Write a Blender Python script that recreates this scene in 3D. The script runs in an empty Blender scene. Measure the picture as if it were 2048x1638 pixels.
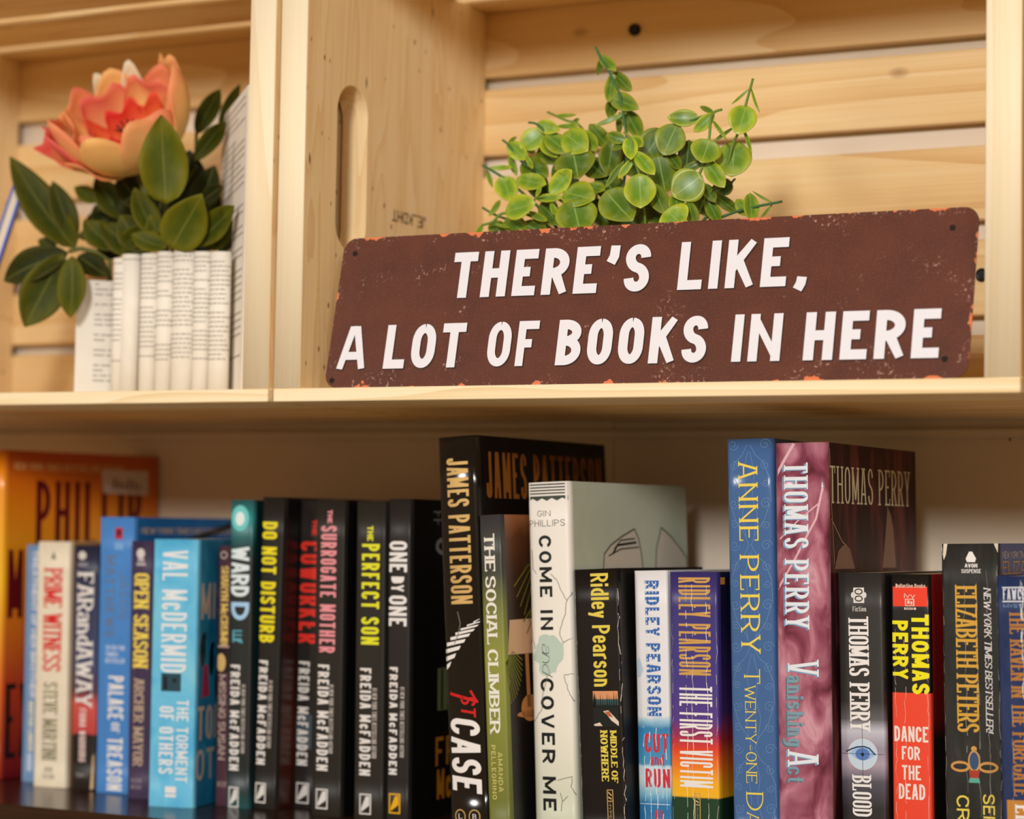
import bpy, math, random
from mathutils import Vector, Matrix
from mathutils.geometry import delaunay_2d_cdt

S = bpy.context.scene
COL = S.collection
rnd = random.Random(7)

# ------------------------------------------------------------------ camera, world, light, exposure
def rot_cam(yaw, pit, rol):
    f = Vector((-math.sin(yaw)*math.cos(pit), math.cos(yaw)*math.cos(pit), math.sin(pit)))
    r = Vector((math.cos(yaw), math.sin(yaw), 0)); d = f.cross(r)
    c, s = math.cos(rol), math.sin(rol)
    return c*r + s*d, -s*r + c*d, f
CAM = Vector((0.750047, -1.125604, -0.071474))
FPX = 4435.42                                    # focal length in pixels of a 2048 px wide frame
RX, DN, FW = rot_cam(0.480214, 0.0514430, -0.0171006)
cam = bpy.data.cameras.new('camera'); cam_o = bpy.data.objects.new('camera', cam); COL.objects.link(cam_o)
m = Matrix.Identity(4)
for i in range(3):
    m[i][0], m[i][1], m[i][2], m[i][3] = RX[i], -DN[i], -FW[i], CAM[i]
cam_o.matrix_world = m
cam.sensor_width = 36.0; cam.sensor_fit = 'HORIZONTAL'; cam.lens = FPX/2048*36
cam.clip_start = 0.05; cam.clip_end = 50
cam.dof.use_dof = True; cam.dof.focus_distance = 1.265; cam.dof.aperture_fstop = 5.0; cam.dof.aperture_blades = 0
S.camera = cam_o

def lin(c):
    c = c/255.0
    return c/12.92 if c <= .04045 else ((c+.055)/1.055)**2.4
def rgb(t): return (lin(t[0]), lin(t[1]), lin(t[2]), 1.0)

W = bpy.data.worlds.new('room_light'); S.world = W; W.use_nodes = True
bg = W.node_tree.nodes['Background']; bg.inputs[0].default_value = (1.0, .60, .27, 1); bg.inputs[1].default_value = .29

def area(name, loc, target, size, power, color):
    l = bpy.data.lights.new(name, 'AREA'); l.shape = 'DISK'; l.size = size; l.energy = power; l.color = color
    o = bpy.data.objects.new(name, l); COL.objects.link(o); o.location = loc
    o.rotation_euler = (Vector(target)-Vector(loc)).to_track_quat('-Z', 'Y').to_euler()
    return o
for lx, ly, lp in ((-1.55, -2.45, 18), (.95, -2.85, 56), (2.10, -2.35, 13)):          # a row of ceiling lamps in the room
    area('ceiling_lamp', (lx, ly, .80), (.1, .05, 0), .46, lp, (1.0, .985, .955))

S.view_settings.view_transform = 'Standard'; S.view_settings.look = 'None'
S.view_settings.exposure = 0.0; S.view_settings.gamma = 1.0; S.view_settings.use_curve_mapping = False

# ------------------------------------------------------------------ helpers
def at(u, v, y):
    """the point of the plane at depth y that was measured at photo pixel (u, v)"""
    d = RX*((u-1024)/FPX) + DN*((v-819)/FPX) + FW
    return CAM + d*((y-CAM.y)/d.y)

class MB:
    def __init__(s): s.v = []; s.f = []; s.m = []; s.uv = []; s.a = []; s.mats = []
    def mi(s, mat):
        if mat not in s.mats: s.mats.append(mat)
        return s.mats.index(mat)
    def face(s, pts, mat, uv=None, a=0.0):
        n = len(s.v); s.v.extend([tuple(p) for p in pts]); s.f.append(tuple(range(n, n+len(pts))))
        s.m.append(s.mi(mat)); s.uv.extend(uv or [(0, 0)]*len(pts)); s.a.append(a)
    def grid(s, P, mat, UV=None, a=0.0):
        for i in range(len(P)-1):
            for j in range(len(P[0])-1):
                q = [(i, j), (i+1, j), (i+1, j+1), (i, j+1)]
                s.face([P[x][y] for x, y in q], mat, [UV[x][y] for x, y in q] if UV else None, a)
    def box(s, lo, hi, mat, a=0.0, ch=0.0):
        x0, y0, z0 = lo; x1, y1, z1 = hi
        if ch <= 0:
            c = [(x0,y0,z0),(x1,y0,z0),(x1,y1,z0),(x0,y1,z0),(x0,y0,z1),(x1,y0,z1),(x1,y1,z1),(x0,y1,z1)]
            for q in ((3,2,1,0),(4,5,6,7),(0,1,5,4),(1,2,6,5),(2,3,7,6),(3,0,4,7)): s.face([c[k] for k in q], mat, None, a)
            return
        L = (lo, hi)                                     # chamfered box
        def P(sx, sy, sz, ax):
            sg = (sx, sy, sz); p = []
            for k in range(3):
                b = L[sg[k]][k]
                p.append(b if k == ax else (b+ch if sg[k] == 0 else b-ch))
            return p
        R = (0, 1)
        for ax in range(3):
            for sd in R:
                o1, o2 = [k for k in range(3) if k != ax]; q = []
                for b1, b2 in ((0,0),(1,0),(1,1),(0,1)):
                    sg = [0,0,0]; sg[ax] = sd; sg[o1] = b1; sg[o2] = b2; q.append(P(*sg, ax))
                if (sd == 1) == (ax == 1): q.reverse()
                s.face(q, mat, None, a)
        for ax in range(3):
            o1, o2 = [k for k in range(3) if k != ax]
            for b1 in R:
                for b2 in R:
                    g0 = [0,0,0]; g0[o1] = b1; g0[o2] = b2; g1 = list(g0); g1[ax] = 1
                    q = [P(*g0, o1), P(*g1, o1), P(*g1, o2), P(*g0, o2)]
                    c = [sum(p[k] for p in q)/4-(lo[k]+hi[k])/2 for k in range(3)]
                    nn = (Vector(q[1])-Vector(q[0])).cross(Vector(q[2])-Vector(q[1]))
                    if nn.dot(Vector(c)) < 0: q.reverse()
                    s.face(q, mat, None, a)
        for sx in R:
            for sy in R:
                for sz in R:
                    q = [P(sx,sy,sz,0), P(sx,sy,sz,1), P(sx,sy,sz,2)]
                    c = Vector((sx-.5, sy-.5, sz-.5))
                    if (Vector(q[1])-Vector(q[0])).cross(Vector(q[2])-Vector(q[1])).dot(c) < 0: q.reverse()
                    s.face(q, mat, None, a)
    def tube(s, pts, r, mat, seg=8, r1=None):
        pts = [Vector(p) for p in pts]; rings = []
        for i, p in enumerate(pts):
            d = (pts[min(i+1, len(pts)-1)]-pts[max(i-1, 0)]).normalized()
            a = d.cross(Vector((.3, .2, .93))).normalized(); b = d.cross(a)
            rr = r if r1 is None else r+(r1-r)*i/(len(pts)-1)
            rings.append([p+a*rr*math.cos(2*math.pi*k/seg)+b*rr*math.sin(2*math.pi*k/seg) for k in range(seg+1)])
        s.grid(rings, mat)
        s.face(rings[0][:-1][::-1], mat); s.face(rings[-1][:-1], mat)
    def lathe(s, prof, c, mat, seg=32):
        P = [[(c[0]+r*math.cos(2*math.pi*k/seg), c[1]+r*math.sin(2*math.pi*k/seg), c[2]+z) for k in range(seg+1)] for r, z in prof]
        s.grid(P, mat)
    def disc(s, c, r, ax1, ax2, mat, seg=24, r2=None):
        s.face([Vector(c)+Vector(ax1)*r*math.cos(2*math.pi*k/seg)+Vector(ax2)*(r2 or r)*math.sin(2*math.pi*k/seg) for k in range(seg)], mat)
    def build(s, name, parent=None, smooth=False, merge=False, solid=0.0):
        me = bpy.data.meshes.new(name); me.from_pydata(s.v, [], s.f)
        for mt in s.mats: me.materials.append(mt)
        me.polygons.foreach_set('material_index', s.m)
        uvl = me.uv_layers.new(name='UVMap'); uvl.data.foreach_set('uv', [c for p in s.uv for c in p])
        at_ = me.attributes.new('rnd', 'FLOAT', 'FACE'); at_.data.foreach_set('value', s.a)
        if merge or smooth:
            import bmesh
            b = bmesh.new(); b.from_mesh(me); bmesh.ops.remove_doubles(b, verts=b.verts, dist=1e-6); b.to_mesh(me); b.free()
        if smooth: me.polygons.foreach_set('use_smooth', [True]*len(me.polygons))
        me.update()
        o = bpy.data.objects.new(name, me); COL.objects.link(o)
        if parent: o.parent = parent
        if solid:
            md = o.modifiers.new('thick', 'SOLIDIFY'); md.thickness = solid; md.offset = -1
        return o

def tag(o, label, cat, group=None):
    o['label'] = label; o['category'] = cat
    if group: o['group'] = group
    return o
def thing(name, label, cat, loc=(0, 0, 0), rot=(0, 0, 0), group=None):
    o = bpy.data.objects.new(name, None); COL.objects.link(o); o.empty_display_size = .02
    o.location = loc; o.rotation_euler = rot
    return tag(o, label, cat, group)

# ------------------------------------------------------------------ materials
MATS = {}
def base(name):
    mt = bpy.data.materials.new(name); mt.use_nodes = True
    nt = mt.node_tree; return mt, nt, nt.nodes['Principled BSDF'], nt.nodes, nt.links
def plain(c, rough=.5, metal=0.0, var=.05, coat=0.0, name=None):
    key = (c, rough, metal, var, coat)
    if key in MATS: return MATS[key]
    mt, nt, b, N, L = base(name or 'colour_%d_%d_%d' % c)
    tc = N.new('ShaderNodeTexCoord'); nz = N.new('ShaderNodeTexNoise'); nz.inputs['Scale'].default_value = 90; nz.inputs['Detail'].default_value = 4
    L.new(tc.outputs['Object'], nz.inputs['Vector'])
    hs = N.new('ShaderNodeHueSaturation'); hs.inputs['Color'].default_value = rgb(c)
    mr = N.new('ShaderNodeMapRange'); mr.inputs['To Min'].default_value = 1-var*2; mr.inputs['To Max'].default_value = 1+var*2
    L.new(nz.outputs[0], mr.inputs[0]); L.new(mr.outputs[0], hs.inputs['Value']); L.new(hs.outputs[0], b.inputs['Base Color'])
    b.inputs['Roughness'].default_value = rough; b.inputs['Metallic'].default_value = metal; b.inputs['Coat Weight'].default_value = coat
    b.inputs['Coat Roughness'].default_value = .12; b.inputs['Specular IOR Level'].default_value = .28
    MATS[key] = mt; return mt
def ramp(N, stops, interp='LINEAR'):
    r = N.new('ShaderNodeValToRGB'); r.color_ramp.interpolation = interp; e = r.color_ramp.elements
    stops = sorted(stops, key=lambda t: t[0])
    while len(e) < len(stops): e.new(.5)
    for k, (p, c) in enumerate(stops): e[k].position = min(max(p, 0), 1); e[k].color = rgb(c)
    return r
def zramp(name, h, stops, rough=.35, nz=.0, nscale=60, coat=0.0, interp='LINEAR', axis='Z', off=0.0):
    """printed colour bands up the height h of a cover"""
    mt, nt, b, N, L = base(name)
    tc = N.new('ShaderNodeTexCoord'); sp = N.new('ShaderNodeSeparateXYZ'); L.new(tc.outputs['Object'], sp.inputs[0])
    ns = N.new('ShaderNodeTexNoise'); ns.inputs['Scale'].default_value = nscale; ns.inputs['Detail'].default_value = 5; L.new(tc.outputs['Object'], ns.inputs['Vector'])
    d = N.new('ShaderNodeMath'); d.operation = 'MULTIPLY_ADD'; d.inputs[1].default_value = 1/h; d.inputs[2].default_value = -nz/2-off/h; L.new(sp.outputs[axis], d.inputs[0])
    a = N.new('ShaderNodeMath'); a.operation = 'MULTIPLY_ADD'; a.inputs[1].default_value = nz; L.new(ns.outputs[0], a.inputs[0]); L.new(d.outputs[0], a.inputs[2])
    r = ramp(N, stops, interp); L.new(a.outputs[0], r.inputs[0]); L.new(r.outputs[0], b.inputs['Base Color'])
    b.inputs['Roughness'].default_value = rough; b.inputs['Coat Weight'].default_value = coat; b.inputs['Coat Roughness'].default_value = .1
    return mt
def cloud(name, stops, scale=(60, 60, 25), rough=.3, coat=0.0, detail=4, dist=1.2):
    mt, nt, b, N, L = base(name)
    tc = N.new('ShaderNodeTexCoord'); mp = N.new('ShaderNodeMapping'); mp.inputs['Scale'].default_value = scale; L.new(tc.outputs['Object'], mp.inputs[0])
    ns = N.new('ShaderNodeTexNoise'); ns.inputs['Scale'].default_value = 1; ns.inputs['Detail'].default_value = detail; ns.inputs['Distortion'].default_value = dist
    L.new(mp.outputs[0], ns.inputs['Vector']); r = ramp(N, stops); L.new(ns.outputs[0], r.inputs[0]); L.new(r.outputs[0], b.inputs['Base Color'])
    b.inputs['Roughness'].default_value = rough; b.inputs['Coat Weight'].default_value = coat; b.inputs['Coat Roughness'].default_value = .1; b.inputs['Specular IOR Level'].default_value = .25
    return mt
def pine(name, axis, light=(232, 203, 150), mid=(217, 180, 120), dark=(190, 138, 76), knots=(45, .085), rings=1.0, pins=False, gscale=1.0, flat=None, seed_=0.0):
    """pine boards with the grain along one axis; the face attribute rnd sets every board apart"""
    mt, nt, b, N, L = base(name)
    def math2(op, a, bb=None, c=None):
        n = N.new('ShaderNodeMath'); n.operation = op
        for k, x in enumerate((a, bb, c)):
            if x is None: continue
            if isinstance(x, (int, float)): n.inputs[k].default_value = x
            else: L.new(x, n.inputs[k])
        return n.outputs[0]
    tc = N.new('ShaderNodeTexCoord'); oi = N.new('ShaderNodeObjectInfo'); at_ = N.new('ShaderNodeAttribute'); at_.attribute_name = 'rnd'
    sh = math2('ADD', math2('MULTIPLY', at_.outputs['Fac'], 37.0), math2('MULTIPLY', oi.outputs['Random'], 11.0))
    cb = N.new('ShaderNodeCombineXYZ'); 
    for k in range(3): L.new(math2('MULTIPLY', sh, (1.0, .73, 1.31)[k]*.1), cb.inputs[k])
    va = N.new('ShaderNodeVectorMath'); va.operation = 'ADD'; L.new(tc.outputs['Object'], va.inputs[0]); L.new(cb.outputs[0], va.inputs[1])
    sc = [1.0, 1.0, 1.0]; sc['XYZ'.index(axis)] = .09
    mp = N.new('ShaderNodeMapping'); mp.inputs['Scale'].default_value = sc; L.new(va.outputs[0], mp.inputs[0])
    # growth rings: contour lines of a slow noise, drawn out along the grain
    n1 = N.new('ShaderNodeTexNoise'); n1.inputs['Scale'].default_value = 16*gscale; n1.inputs['Detail'].default_value = 1.5; n1.inputs['Distortion'].default_value = .4; L.new(mp.outputs[0], n1.inputs['Vector'])
    rg = math2('FRACT', math2('MULTIPLY', n1.outputs[0], 13.0*rings))
    rg = math2('POWER', math2('ABSOLUTE', math2('SUBTRACT', rg, .0)), 1.8)
    # fibres
    mp2 = N.new('ShaderNodeMapping'); s2 = [1.0]*3; s2['XYZ'.index(axis)] = .012; mp2.inputs['Scale'].default_value = s2; L.new(va.outputs[0], mp2.inputs[0])
    n2 = N.new('ShaderNodeTexNoise'); n2.inputs['Scale'].default_value = 700; n2.inputs['Detail'].default_value = 3; L.new(mp2.outputs[0], n2.inputs['Vector'])
    n3 = N.new('ShaderNodeTexNoise'); n3.inputs['Scale'].default_value = 9; n3.inputs['Detail'].default_value = 2; L.new(mp.outputs[0], n3.inputs['Vector'])
    f = math2('ADD', math2('MULTIPLY', rg, .34), math2('ADD', math2('MULTIPLY', n2.outputs[0], .45), math2('MULTIPLY', n3.outputs[0], .35)))
    r = ramp(N, [(.25, light), (.52, mid), (.95, dark)]); L.new(f, r.inputs[0]); col = r.outputs[0]
    # knots
    def knot(col, scale, thr, stretch, kc, ring):
        mk = N.new('ShaderNodeMapping'); s3 = [1.0]*3; s3['XYZ'.index(axis)] = stretch
        if flat: s3['XYZ'.index(flat)] = 0.0
        mk.inputs['Location'].default_value = (seed_, seed_*.7, seed_*1.3); mk.inputs['Scale'].default_value = s3; L.new(va.outputs[0], mk.inputs[0])
        vo = N.new('ShaderNodeTexVoronoi'); vo.inputs['Scale'].default_value = scale; vo.inputs['Randomness'].default_value = 1.0; L.new(mk.outputs[0], vo.inputs['Vector'])
        m1 = N.new('ShaderNodeMapRange'); m1.inputs['From Min'].default_value = thr; m1.inputs['From Max'].default_value = thr*.35; L.new(vo.outputs['Distance'], m1.inputs[0])
        mx = N.new('ShaderNodeMix'); mx.data_type = 'RGBA'; L.new(m1.outputs[0], mx.inputs[0]); L.new(col, mx.inputs[6]); mx.inputs[7].default_value = rgb(kc)
        return mx.outputs[2]
    if knots: col = knot(col, knots[0]*.35, knots[1], .55, (122, 66, 26), 1)
    if pins: col = knot(col, 88, .115, .55, (128, 76, 34), 0); col = knot(col, 34, .055, .30, (74, 42, 20), 0)
    L.new(col, b.inputs['Base Color']); b.inputs['Roughness'].default_value = .55; b.inputs['Specular IOR Level'].default_value = .3
    bp = N.new('ShaderNodeBump'); bp.inputs['Strength'].default_value = .12; bp.inputs['Distance'].default_value = .0006; L.new(n2.outputs[0], bp.inputs['Height']); L.new(bp.outputs[0], b.inputs['Normal'])
    return mt

# ------------------------------------------------------------------ stroke lettering
def G(w, s): return (w, [p.split() for p in s.split(';')])
FONT = {
'A': G(.62, '0,0 .38,1 ; .62,1 1,0 ; .38,1 .62,1 ; .2,.27 .8,.27'), 'B': G(.58, '0,0 0,1 ; 0,1 .93,1r .93,.54r 0,.54 ; 0,.54 1,.54r 1,0r 0,0'),
'C': G(.56, '1,.73 1,1r 0,1r 0,0r 1,0r 1,.27'), 'D': G(.58, '0,0 0,1 ; 0,1 1,1r 1,0r 0,0'),
'E': G(.5, '0,0 0,1 ; 0,1 1,1 ; 0,.52 .85,.52 ; 0,0 1,0'), 'F': G(.48, '0,0 0,1 ; 0,1 1,1 ; 0,.5 .85,.5'),
'G': G(.58, '1,.75 1,1r 0,1r 0,0r 1,0r 1,.46 ; 1,.46 .55,.46'), 'H': G(.6, '0,0 0,1 ; 1,0 1,1 ; 0,.52 1,.52'), 'I': G(.0, '.5,0 .5,1'),
'J': G(.44, '0,.3 0,0r 1,0r 1,1'), 'K': G(.6, '0,0 0,1 ; 1,1 .04,.38 ; .34,.6 1,0'), 'L': G(.48, '0,1 0,0 ; 0,0 1,0'),
'M': G(.78, '0,0 0,1 ; 0,1 .5,.1 ; .5,.1 1,1 ; 1,1 1,0'), 'N': G(.62, '0,0 0,1 ; 0,1 1,0 ; 1,0 1,1'), 'O': G(.58, '.5,1 1,1r 1,0r 0,0r 0,1r .5,1'),
'P': G(.56, '0,0 0,1 ; 0,1 1,1r 1,.44r 0,.44'), 'Q': G(.58, '.5,1 1,1r 1,0r 0,0r 0,1r .5,1 ; .6,.25 1,0'), 'R': G(.58, '0,0 0,1 ; 0,1 1,1r 1,.46r 0,.46 ; .5,.46 1,0'),
'S': G(.54, '1,.77 1,1r 0,1r 0,.56r 1,.45r 1,0r 0,0r 0,.23'), 'T': G(.56, '.5,0 .5,1 ; 0,1 1,1'), 'U': G(.58, '0,1 0,0r 1,0r 1,1'),
'V': G(.6, '0,1 .42,0 ; .58,0 1,1 ; .42,0 .58,0'), 'W': G(.92, '0,1 .25,0 ; .25,0 .5,.9 ; .5,.9 .75,0 ; .75,0 1,1'), 'X': G(.6, '0,0 1,1 ; 0,1 1,0'),
'Y': G(.6, '0,1 .5,.42 ; 1,1 .5,.42 ; .5,.45 .5,0'), 'Z': G(.54, '0,1 1,1 ; 1,1 0,0 ; 0,0 1,0'), '1': G(.3, '0,.78 1,1 ; 1,1 1,0'), '2': G(.5, '0,.7 0,1r 1,1r 1,.55r 0,0 ; 0,0 1,0'),
'#': G(.6, '.25,0 .35,1 ; .65,0 .75,1 ; 0,.33 1,.33 ; 0,.67 1,.67'), "'": G(.12, '1,1 .9,.84 .0,.66'), ',': G(.12, '1,.1 .8,-.06 .0,-.22'), '-': G(.3, '0,.42 1,.42'),
'.': G(.02, '.5,0 .5,.06'), '!': G(.0, '.5,.3 .5,1 ; .5,0 .5,.08'), '_': G(.5, '0,0 1,0'), '3': G(.5, '0,.72 0,1r 1,1r 1,.53r .4,.53 ; .4,.53 1,.53r 1,0r 0,0r 0,.28'),
'a': G(.44, '0,.56 0,.7r 1,.7r 1,0 ; 1,.42 0,.42r 0,0r 1,0r 1,.15'), 'b': G(.46, '0,0 0,1 ; 0,.7 1,.7r 1,0r 0,0'), 'c': G(.42, '1,.5 1,.7r 0,.7r 0,0r 1,0r 1,.2'),
'd': G(.46, '1,0 1,1 ; 1,.7 0,.7r 0,0r 1,0'), 'e': G(.44, '0,.36 1,.36 1,.7r 0,.7r 0,0r 1,0r 1,.16'), 'f': G(.32, '.35,0 .35,1r 1,1 ; 0,.68 .9,.68'),
'g': G(.46, '1,.7 1,-.3r 0,-.3 ; 1,.7 0,.7r 0,0r 1,0'), 'h': G(.46, '0,0 0,1 ; 0,.7 1,.7r 1,0'), 'i': G(.0, '.5,0 .5,.7 ; .5,.86 .5,1'), 'k': G(.44, '0,0 0,1 ; 1,.7 .05,.28 ; .4,.44 1,0'),
'l': G(.0, '.5,0 .5,1'), 'm': G(.72, '0,0 0,.7 ; 0,.7 .5,.7r .5,0 ; .5,.7 1,.7r 1,0'), 'n': G(.46, '0,0 0,.7 ; 0,.7 1,.7r 1,0'), 'o': G(.46, '.5,.7 1,.7r 1,0r 0,0r 0,.7r .5,.7'),
'p': G(.46, '0,-.3 0,.7 ; 0,.7 1,.7r 1,0r 0,0'), 'r': G(.3, '0,0 0,.7 ; 0,.55 .2,.7r 1,.7'), 's': G(.42, '1,.55 1,.7r 0,.7r 0,.37r 1,.37r 1,0r 0,0r 0,.16'), 't': G(.3, '.4,1 .4,0r 1,0 ; 0,.7 .95,.7'),
'u': G(.46, '0,.7 0,0r 1,0 ; 1,.7 1,0'), 'v': G(.44, '0,.7 .5,0 ; .5,0 1,.7'), 'y': G(.46, '0,.7 .5,0 ; 1,.7 .3,-.3'), 'x': G(.42, '0,0 1,.7 ; 0,.7 1,0'), 'w': G(.7, '0,.7 .25,0 ; .25,0 .5,.6 ; .5,.6 .75,0 ; .75,0 1,.7'),
}
STY = {'y': (.135, .065, .15, 1), 'w': (.235, .205, .15, 0),   # stem, bar thickness (of cap height), letter gap, serif
 'g': (.235, .205, .10, 0), 'b': (.30, .22, .09, 0), 'n': (.15, .13, .12, 0), 't': (.10, .085, .16, 0), 's': (.17, .085, .15, 1), 'S': (.25, .12, .13, 1), 'x': (.10, .055, .14, 1), 'k': (.21, .20, .20, 0), 'h': (.07, .03, .05, 0)}
def ribbon(pts, hx, hy, e0, e1):
    """quads of a stroke drawn with a nib hx wide on uprights and hy on bars"""
    P = [Vector(p) for p in pts]
    d0 = (P[0]-P[1]).normalized(); d1 = (P[-1]-P[-2]).normalized()
    P[0] = P[0]+Vector((d0.x*hx, d0.y*hy))*e0; P[-1] = P[-1]+Vector((d1.x*hx, d1.y*hy))*e1
    n = []
    for i in range(len(P)-1):
        d = (P[i+1]-P[i]); d = d.normalized() if d.length > 1e-9 else Vector((1, 0)); n.append(Vector((-d.y, d.x)))
    A = []; B = []
    for i, p in enumerate(P):
        a = n[max(i-1, 0)]; b = n[min(i, len(n)-1)]; q = a+b
        q = q/max(q.dot(q)/2, .6) if q.length > 1e-6 else a
        ln = math.hypot(q.x, q.y) or 1; u = q/ln
        th = math.hypot(hx*u.x, hy*u.y)
        A.append(p+q*th); B.append(p-q*th)
    return A, B
def letter(ch, w, H, st, sx):
    """2-D quads for one letter in a box w wide and H tall"""
    sy = min(STY[st][1]*H, sx*(1.0 if not STY[st][3] else .62)); hx, hy = sx/2, sy/2; out = []
    def M(x, y): return Vector((hx+x*max(w-sx, 0) if w > sx else w/2, hy+y*(H-sy)))
    for path in FONT[ch][1]:
        raw = [(float(a), float(b.rstrip('r')), b.endswith('r')) for a, b in (q.split(',') for q in path)]
        pt = [(M(x, y), r) for x, y, r in raw]; P = []
        for i, (p, r) in enumerate(pt):
            if r and 0 < i < len(pt)-1:
                pa, pb = pt[i-1][0], pt[i+1][0]
                la, lb = (pa-p).length, (pb-p).length
                fa = 1.0 if not pt[i-1][1] else .5; fb = 1.0 if not pt[i+1][1] else .5
                ha = abs(pa.x-p.x) > abs(pa.y-p.y)                # horizontal leg first
                hr = min((la*fa if ha else lb*fb), max(w-sx, H*.2)*.75)
                vr = min((lb*fb if ha else la*fa), hr*1.55)
                ra, rb = (hr, vr) if ha else (vr, hr)
                a = p+(pa-p).normalized()*ra; b = p+(pb-p).normalized()*rb
                for k in range(9):
                    t = k/8
                    c1 = a+(p-a)*.56; c2 = b+(p-b)*.56
                    P.append(a*(1-t)**3+c1*3*t*(1-t)**2+c2*3*t*t*(1-t)+b*t**3)
            else: P.append(p.copy())
        Q = [P[0]]
        for p in P[1:]:
            if (p-Q[-1]).length > 1e-7: Q.append(p)
        if len(Q) < 2: continue
        cl = (Q[0]-Q[-1]).length < 1e-6
        ed = lambda q, q2: 1.0 if (q[1] in (0, 1) and abs(q2[1]-q[1]) > .05) or (q[0] in (0, 1) and abs(q2[1]-q[1]) < .05) else 0.0
        A, B = ribbon(Q, hx, hy, 0 if cl else ed(raw[0], raw[1]), 0 if cl else ed(raw[-1], raw[-2]))
        lo = min(y for _, y, _ in raw)
        for V in (A, B):
            for v in V:
                v.y = min(max(v.y, 0 if lo >= 0 else -H), H); 
                if w > sx: v.x = min(max(v.x, 0), w)
        for i in range(len(A)-1): out.append([A[i], B[i], B[i+1], A[i+1]])
        if STY[st][3]:                                    # slab serifs
            for (x, y, r), (x2, y2, _) in ((raw[0], raw[1]), (raw[-1], raw[-2])):
                p = M(x, y)
                if y in (0, 1, .7) and abs(y2-y) > .2 and not r and not (y == .7 and ch not in 'nmruvyp'):
                    ww = sx*.62+.045*H; yb = 0 if y == 0 else (H if y == 1 else hy+.7*(H-sy)+hy)
                    ya, yc = (yb, yb+sy*.8) if y == 0 else (yb-sy*.8, yb)
                    out.append([Vector((p.x-ww, yc)), Vector((p.x-ww, ya)), Vector((p.x+ww, ya)), Vector((p.x+ww, yc))])
                elif y in (0, 1) and abs(y2-y) < .05 and x == 1 and ch in 'EFLTZ':
                    yy = p.y; dy = (.17 if y == 0 else -.17)*H
                    out.append([Vector((w-sy*.9, yy)), Vector((w, yy)), Vector((w, yy+dy)), Vector((w-sy*.9, yy+dy))])
    return out
def union(quads):
    """overlapping strokes merged into one flat shape"""
    vs, fs = [], []
    for a, b, c, d in quads:
        for q in ((a, b, c), (a, c, d)):
            ar = (q[1][0]-q[0][0])*(q[2][1]-q[0][1])-(q[2][0]-q[0][0])*(q[1][1]-q[0][1])
            if abs(ar) < 1e-11: continue
            if ar < 0: q = q[::-1]
            fs.append(list(range(len(vs), len(vs)+3))); vs += [Vector((p[0]*1000, p[1]*1000)) for p in q]
    if not fs: return []
    V, _, F, _, _, OF = delaunay_2d_cdt(vs, [], fs, 0, 1e-4); F = [f for f, o in zip(F, OF) if o]
    return [[(V[i].x/1000, V[i].y/1000) for i in f] for f in F]
def typeset(text, length, H, st, shear=0.0, spacew=.32, gap=None):
    """quads of a line of text exactly `length` long, baseline on y = 0"""
    pitch = length/max(sum(1.0 if c in 'MWmw' else (.5 if c in "Iil.,'!1 " else .8) for c in text), 1)
    sx, gp = min(STY[st][0]*H, .25*pitch), min((STY[st][2] if gap is None else gap)*H, .22*pitch)
    spacew = min(spacew, .5*pitch/H)
    ser = STY[st][3]
    wsum = 0; fixed = 0
    for k, c in enumerate(text):
        if c == ' ': fixed += spacew*H-gp
        else: wsum += FONT[c][0]; fixed += sx
        if k < len(text)-1: fixed += gp
    sc = max((length-fixed)/max(wsum, 1e-6), .04*H)
    tot = fixed+wsum*sc; k2 = length/tot
    x = 0; out = []
    for c in text:
        if c == ' ': x += spacew*H; continue
        w = FONT[c][0]*sc+sx
        out += union([[((p.x+x+shear*p.y)*k2, p.y) for p in q] for q in letter(c, w, H, st, sx)])
        x += w+gp
    return out
# ------------------------------------------------------------------ the setting
def struct(o): o['kind'] = 'structure'; return o
wallm = cloud('painted_wall', [(.3, (226, 210, 188)), (.7, (234, 219, 198))], (6, 6, 6), .7)
w = MB(); w.box((-2.2, .2405, .0), (2.2, .33, 1.2), wallm)
w.box((-2.2, .2720, -.9), (.1020, .33, 0), wallm); w.box((.1028, .2720, -.9), (2.2, .33, 0), wallm); w.box((.1020, .2735, -.9), (.1028, .33, 0), wallm)
q_ = [at(2018, 862, .2718), at(2022, 880, .2718), at(2019, 884, .2718), at(2016, 864, .2718)]
w.face(q_, plain((46, 36, 28), .8))                                                   # a dark scuff on the wall
struct(w.build('wall_back'))
w = MB(); w.box((-2.2, .2660, -.0115), (2.2, .2720, -.0055), wallm, 0, .0012); struct(w.build('trim_1'))

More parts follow.
